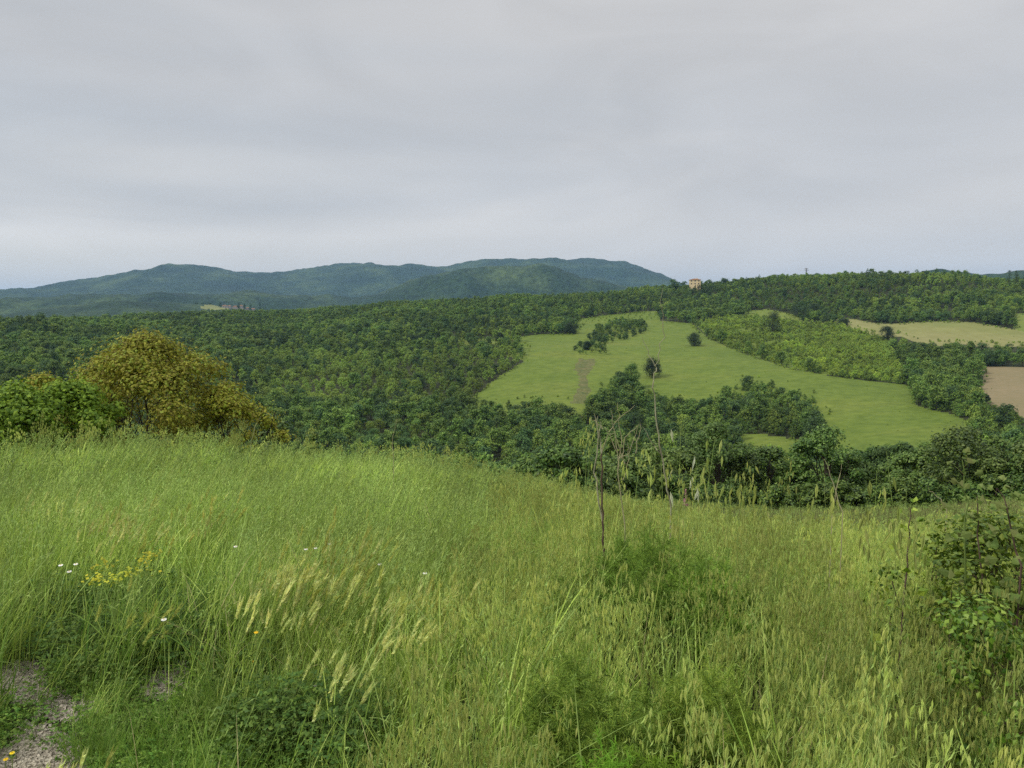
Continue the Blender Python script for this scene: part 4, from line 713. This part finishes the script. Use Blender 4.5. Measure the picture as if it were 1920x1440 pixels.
# the oats of the crest: seed heads against the wood
xs = []
def dry_stem(nme, label, segs, m, mt=None, leaf=None):
    base = np.array(segs[0][0][0]); e = bpy.data.objects.new(nme, None); COL.objects.link(e); e.location = base; tag(e, label, 'dry stem'); stem, tw = MB(), MB()
    for k, (P, r0, r1) in enumerate(segs): (stem if k == 0 else tw).add(tube(np.array(P) - base, np.linspace(r0, r1, len(P)), 5))
    link('stem', stem.mesh('stem', [m]), e); link('twigs', tw.mesh('twigs', [mt or m]), e); return e
def line(pts, r, sub=3, wob=.006, seed=0):
    rg = np.random.default_rng(seed); Q = [pxpt(u, v, r) for u, v in pts]; out = []
    for a, b in zip(Q[:-1], Q[1:]):
        for k in range(sub): out.append(a + (b - a) * k / sub + (rg.normal(size=3) * wob if k else 0))
    return np.array(out + [Q[-1]])
def grounded(pts, r): x, y = at(pts[0][0], r, 950); return np.vstack([[x, y, hz(x, y) - .02]])
L1 = [(1258, 950), (1250, 905), (1240, 850), (1232, 800), (1228, 740), (1226, 700), (1228, 686)]
dry_stem('withered_plant', 'tall pale dry stem forked near its top, rising over the green field', [(np.vstack([grounded(L1, 5.0), line(L1, 5.0, seed=1)]), .0055, .0036), (line([(1228, 686), (1216, 658), (1204, 632)], 5.0, seed=2), .003, .0014), (line([(1228, 686), (1238, 655), (1243, 620), (1244, 590)], 5.0, seed=3), .003, .0022), (line([(1244, 590), (1238, 570), (1243, 540)], 5.0, seed=4), .0022, .0012), (line([(1238, 850), (1222, 830), (1205, 800)], 5.0, seed=5), .003, .0015), (line([(1250, 905), (1262, 880)], 5.0, seed=7), .003, .0015)], M_twig)
L2 = [(1133, 1030), (1130, 980), (1129, 930), (1130, 880), (1128, 850)]
segs = [(np.vstack([grounded(L2, 4.4), line(L2, 4.4, seed=10)]), .0068, .0045), (line([(1131, 985), (1120, 920), (1116, 870), (1122, 820), (1121, 780)], 4.4, seed=11), .0055, .0025), (line([(1128, 850), (1124, 815), (1126, 790)], 4.4, seed=12), .005, .002)]
dry_stem('withered_plant', 'dark branching dry stem growing out of the feathery green fennel', segs, M_twig_dark, M_twig)
rg = np.random.default_rng(77); segs = []
for k, P in enumerate([[(1172, 985), (1160, 900), (1158, 850), (1144, 815), (1132, 800)], [(1158, 850), (1150, 800), (1146, 770)], [(1160, 880), (1166, 830), (1160, 790), (1158, 755)], [(1142, 810), (1160, 785), (1190, 760)], [(1165, 860), (1172, 820), (1190, 805), (1198, 796)], [(1192, 850), (1198, 820), (1200, 794)], [(1160, 860), (1180, 850), (1196, 800)], [(1130, 805), (1118, 790), (1108, 784)], [(1122, 800), (1114, 775)], [(1128, 850), (1140, 815), (1152, 812)], [(1168, 900), (1180, 860), (1176, 830)], [(1172, 870), (1160, 835), (1150, 812)]]):
    q = line(P, 4.55, seed=20 + k, wob=.004); q = np.vstack([grounded(P, 4.55), q]) if k == 0 else q; segs.append((q, .0042 if k == 0 else .0030, .0012))
dry_stem('withered_plant', 'thicket of pale twiggy dry stalks just right of the dark dry stem', segs, M_twig_pale)
# single dry wisps over the crest and the hedgerow foot
for k, (P, r, lab) in enumerate([([(738, 870), (736, 820), (745, 785)], 9, 'thin dry wisp above the grass crest in front of the dark wood'), ([(470, 835), (478, 800), (490, 780)], 14, 'short pale dry twig at the right foot of the yellow shrub'), ([(1580, 960), (1562, 905), (1545, 860)], 4.2, 'thin dry stalk crossing in front of the hedgerow'), ([(1560, 965), (1572, 900), (1578, 870)], 4.3, 'second thin dry stalk before the hedgerow, leaning right'), ([(1775, 955), (1755, 930), (1740, 912)], 6, 'thin bare twig before the dark foot of the hedgerow')]):
    q = np.vstack([grounded(P, r), line(P, r, seed=50 + k)]); e = link('dry_stalk', MB().add(tube(q - q[0], np.linspace(.0035, .0012, len(q)), 4)).mesh('dry_stalk', [M_twig_pale]), loc=q[0]); tag(e, lab, 'dry stalk')
# fennel
def fennel(u, vt, r, rad, seed, m, label, nax=34, nth=62, thread=.045):
    rg = np.random.default_rng(seed); x, y, z, h = spot(u, vt, r); e = bpy.data.objects.new('fennel', None); COL.objects.link(e); e.location = (x, y, z); tag(e, label, 'fennel'); st, fr = MB(), MB()
    for k in range(nax):
        a = rg.uniform(0, 6.28); ro = rad * math.sqrt(rg.uniform(0, 1)); hh_ = h * (1 - .45 * (ro / rad) ** 2) * rg.uniform(.72, 1.0); P = curve_pts((ro * .25 * math.cos(a), ro * .25 * math.sin(a), 0), (ro * math.cos(a), ro * math.sin(a), hh_), 9, .03, rg); st.add(tube(P, np.linspace(.004, .0012, 9), 4))
        for j in range(22):                        # side fronds along the upper stem
            t = rg.uniform(.35, 1); c = P[int(t * 8)]; d = unit(rg.normal(size=(1, 3)) + np.array([[0, 0, .7]]))[0]; ln = .17 * rg.uniform(.6, 1.1) * (1.15 - .5 * t); q = np.linspace(.12, 1, nth)[:, None]; c2 = c + d * ln * q
            o = rg.normal(size=(nth, 3)); dd = unit(d * .8 + unit(o) * 1.0); L_ = thread * rg.uniform(.5, 1.1, nth)[:, None] * (1.1 - .6 * q); Pm = np.stack([c2, c2 + dd * L_ * .5, c2 + dd * L_ + np.array([0, 0, -.006])], 1)
            fr.add(strips(Pm, np.tile([.0028, .0024, .0009], (nth, 1)), unit(rg.normal(size=(nth, 3)))))
    link('stems', st.mesh('stems', [M_blade_d]), e); link('fronds', fr.mesh('fronds', [m]), e); return e
fennel(1235, 972, 4.2, .60, 31, M_fennel, 'large feathery fennel around the foot of the dry stems', nax=70)
fennel(1345, 1030, 4.0, .26, 32, M_fennel, 'smaller fennel at the right shoulder of the large one', nax=18)
fennel(1110, 1200, 2.4, .27, 33, M_fennel, 'soft blue green fennel at the bottom of the photo', nax=24)
fennel(1330, 1215, 2.6, .22, 36, M_fennel, 'fine fennel right of the bottom fennel, behind bright sprays', nax=16)
fennel(1000, 1330, 2.1, .14, 37, M_fennel, 'small faint fennel at the left of the bottom fennel', nax=10)
fennel(1150, 1362, 1.9, .10, 34, M_fennel_b, 'left of two bright yellow green young fennel sprays', nax=10, thread=.045)
fennel(1245, 1325, 2.0, .09, 35, M_fennel_b, 'right of two bright yellow green young fennel sprays', nax=10, thread=.045)
fennel(685, 975, 7.5, .25, 38, M_fennel_b, 'bright green fennel tuft in the middle of the grassy slope', nax=12, thread=.05)
# bramble at the right
x, y, z, h = spot(1890, 965, 3.9); e = bpy.data.objects.new('bramble_bush', None); COL.objects.link(e); e.location = (x, y, z); tag(e, 'dark green bramble thicket with upright thorny shoots at the right edge', 'bramble')
rg = np.random.default_rng(5); cm, C = crown(rg, h, .60, .05, 95, 9500, .027, peak=.5, clump=.22, flat=.8); link('foliage', MB().add(cm).mesh('foliage', [M_bramble]), e)
b = MB()
for c in C: b.add(tube(curve_pts((rg.normal() * .1, rg.normal() * .1, -.02), c, 6, .08, rg), np.linspace(.006, .0025, 6), 4))
link('stems', b.mesh('stems', [M_twig_dark]), e)
def shoot(P, r, seed, label, mleaf, big=.075, mstem=None):
    rg = np.random.default_rng(seed); q = np.vstack([grounded(P, r), line(P, r, seed=seed)]); o = q[0].copy(); q = q - o; e = bpy.data.objects.new('bramble_shoot', None); COL.objects.link(e); e.location = o; tag(e, label, 'bramble shoot')
    link('stem', MB().add(tube(q, np.linspace(.0042, .0018, len(q)), 5)).mesh('stem', [mstem or M_stalk]), e); b = MB(); d = np.diff(q, axis=0); cl = np.concatenate([[0], np.cumsum(np.linalg.norm(d, axis=1))]); tot = cl[-1]; s = tot * .35; k = 0
    while s < tot:
        p = np.array([np.interp(s, cl, q[:, i]) for i in range(3)]); f = (tot - s) / tot; a = k * 2.4; ln = big * (.6 + .95 * f); dr = np.array([math.cos(a), math.sin(a), .35 + .4 * (1 - f)]); dr /= np.linalg.norm(dr); tipp = p + dr * ln
        b.add(strips(np.stack([p, tipp])[None], np.full((1, 2), .002), np.array([[0, 0, 1.0]])))
        for g in (-1, 0, 1):
            dd = unit((dr + g * .8 * np.array([-math.sin(a), math.cos(a), 0]))[None]); sz = ln * (.85 if g == 0 else .65) * rg.uniform(.85, 1.1); b.add(leaves(tipp[None] + dd * sz * .5, np.array([[rg.normal() * .6, rg.normal() * .6 - .5, .75]]), sz, sz * .75, rg, u=dd))
        s += tot * .038 * (.5 + 2 * f); k += 1
    link('leaves', b.mesh('leaves', [mleaf]), e); return e
shoot([(1810, 1080), (1808, 980), (1806, 920), (1804, 862)], 3.5, 61, 'tall straight pale green bramble shoot with small top leaves', M_shoot)
shoot([(1842, 1080), (1832, 1000), (1832, 930)], 3.6, 62, 'dark stemmed bramble shoot just right of the tallest one', M_shoot, mstem=M_twig_dark)
shoot([(1915, 1060), (1892, 975), (1868, 915)], 3.5, 63, 'bramble shoot leaning left near the right edge', M_shoot, mstem=M_twig_dark)
shoot([(1945, 1000), (1930, 950), (1921, 925)], 3.5, 66, 'bramble shoot cut by the right edge of the photo', M_shoot, mstem=M_twig_dark)
shoot([(1694, 1130), (1702, 1060), (1706, 1000), (1706, 952)], 3.4, 64, 'grey leaved bramble shoot standing alone left of the thicket', M_bramble, big=.06, mstem=M_twig_dark)
for i, (u, vt, r, rad, n) in enumerate([(1775, 1075, 3.4, .18, 260), (1905, 1120, 3.0, .32, 800)]):
    x, y, z, h = spot(u, vt, r); rg = np.random.default_rng(70 + i); cm, C = crown(rg, h, rad, .05, 16, n * 6, .021, clump=.35); e = bpy.data.objects.new('bramble_bush', None); COL.objects.link(e); e.location = (x, y, z); tag(e, ['low leafy bramble between the lone shoot and the thicket', 'low bramble tangle in front of the thicket at the right edge'][i], 'bramble'); link('foliage', MB().add(cm).mesh('foliage', [M_bramble]), e); b = MB()
    for c in C: b.add(tube(curve_pts((0, 0, -.02), c, 5, .06, rg), np.linspace(.005, .002, 5), 4))
    link('stems', b.mesh('stems', [M_twig_dark]), e)
# pink orchid-like spike, flowers
p = pxpt(1286, 918, 4.4); x, y = p[0], p[1]; z = hz(x, y); h = p[2] - z; e = bpy.data.objects.new('pink_flower_spike', None); COL.objects.link(e); e.location = (x, y, z); tag(e, 'dull pink flower spike among the oats at the meadow edge', 'flower'); rg = np.random.default_rng(8)
link('stem', MB().add(tube([(0, 0, 0), (0, 0, h - .02)], .003, 5)).mesh('stem', [M_stalk]), e); t = rg.uniform(0, 1, 70); a = rg.uniform(0, 6.28, 70); o = np.stack([np.cos(a), np.sin(a), np.full(70, .2)], 1); link('flowers', MB().add(leaves(np.stack([np.zeros(70), np.zeros(70), h - .10 + .10 * t], 1) + o * (.016 * (1.1 - t))[:, None], o + rg.normal(size=(70, 3)) * .4, .013, .009, rg)).mesh('flowers', [M_orchid]), e)
def flower(nme, u, v, r, rad, mp_, mc, label, group=None, npet=14):
    ht = .13 if v > 1230 else .42
    r = min(np.linspace(1.5, 9, 300), key=lambda q: abs((lambda w: w[2] - hz(w[0], w[1]) - ht)(pxpt(u, v, q)))); p = pxpt(u, v, r); z = hz(p[0], p[1]); h = max(p[2] - z, .05); e = bpy.data.objects.new(nme, None); COL.objects.link(e); e.location = (p[0], p[1], z); tag(e, label, 'flower', group); rg = np.random.default_rng(int(u * 7 + v))
    link('stem', MB().add(tube([(0, 0, 0), (.005, 0, h)], .0015, 4)).mesh('stem', [M_stalk]), e); a = np.arange(npet) / npet * 6.28; u_ = np.stack([np.cos(a), np.sin(a), np.full(npet, .15)], 1); b = MB().add(leaves(np.array([[.005, 0, h]]) + u_ * rad * .55, np.tile([[0, -.7, 1.0]], (npet, 1)), rad, rad * .5, rg, u=u_)); link('petals', b.mesh('petals', [mp_]), e)
    link('flower_centre', MB().add(tube([(.005, 0, h - .003), (.005, 0, h + .004)], .3 * rad, 7)).mesh('flower_centre', [mc]), e)
for i, (u, v, r) in enumerate([(112, 1060, 4.6), (140, 1058, 4.6), (305, 1162, 3.4), (440, 1025, 5.2), (572, 1030, 5.0), (590, 1028, 5.0), (710, 1058, 4.6), (795, 1075, 4.4), (540, 1294, 2.5), (533, 1292, 2.5), (588, 1286, 2.5), (560, 1305, 2.45), (615, 1020, 5.2), (128, 1072, 4.5)]):
    flower('daisy', u, v, r, .012 if r > 3 else .008, M_petal_w, M_petal_y, 'small white daisy in the grass left of the golden barley' if u < 480 else 'small white daisy in the low dark clover' if v > 1200 else 'small white daisy among the golden barley heads', 'white daisies ' + ('left' if u < 480 else 'low' if v > 1200 else 'middle'))
for u, v, r, lab in [(1709, 1102, 3.2, 'single yellow flower beside the lone bramble shoot'), (474, 1240, 2.8, 'yellow flower near the middle of the low grass'), (8, 1424, 1.9, 'yellow flower at the bottom left corner on the gravel'), (20, 1412, 1.95, 'second yellow flower at the bottom left corner, above the first'), (478, 1186, 3.0, 'orange yellow flower among the barley heads')]:
    flower('yellow_flower', u, v, r, .009, M_petal_y, M_petal_y, lab)
for i, (u, v, r) in enumerate([(195, 1058, 4.4), (240, 1075, 4.2), (270, 1052, 4.4), (282, 1040, 4.5), (180, 1085, 4.2), (215, 1088, 4.1), (262, 1070, 4.3)]):
    p = pxpt(u, v, r); z = hz(p[0], p[1]); h = max(p[2] - z, .1); rg = np.random.default_rng(90 + i); e = bpy.data.objects.new('spurge', None); COL.objects.link(e); e.location = (p[0], p[1], z); tag(e, 'yellow green spurge flower head above the dark leafy patch', 'flower', 'spurge flowers'); b = MB()
    c = rg.normal(size=(26, 3)) * np.array([.03, .03, .015]) + np.array([0, 0, h]); link('flowers', MB().add(leaves(c, rg.normal(size=(26, 3)) * .4 + np.array([0, 0, 1]), .02, .018, rg)).mesh('flowers', [M_euph]), e)
    for q in c[::5]: b.add(tube([(0, 0, 0), q * np.array([.3, .3, .7]), q], .0015, 3))
    link('stems', b.mesh('stems', [M_stalk]), e)
HAZE = 5.2e-5
# ------------------------------------------------------------------ haze
hm, ht = mat('haze'); ho = nd(ht, 'ShaderNodeOutputMaterial'); pv = nd(ht, 'ShaderNodeVolumePrincipled')
pv.inputs['Color'].default_value = (.34, .61, 1.0, 1); pv.inputs['Density'].default_value = HAZE; pv.inputs['Anisotropy'].default_value = 0.0
ht.links.new(pv.outputs[0], ho.inputs['Volume'])
V_, F_ = box(-15000, 15000, -15000, 15000, float(GV[:, 2].min()) - 1.5, float(GV[:, 2].max()) + 40)
tag(link('haze', new_mesh('haze', V_, F_, [hm])), 'faint blue haze over the far hills', 'haze', kind='stuff')
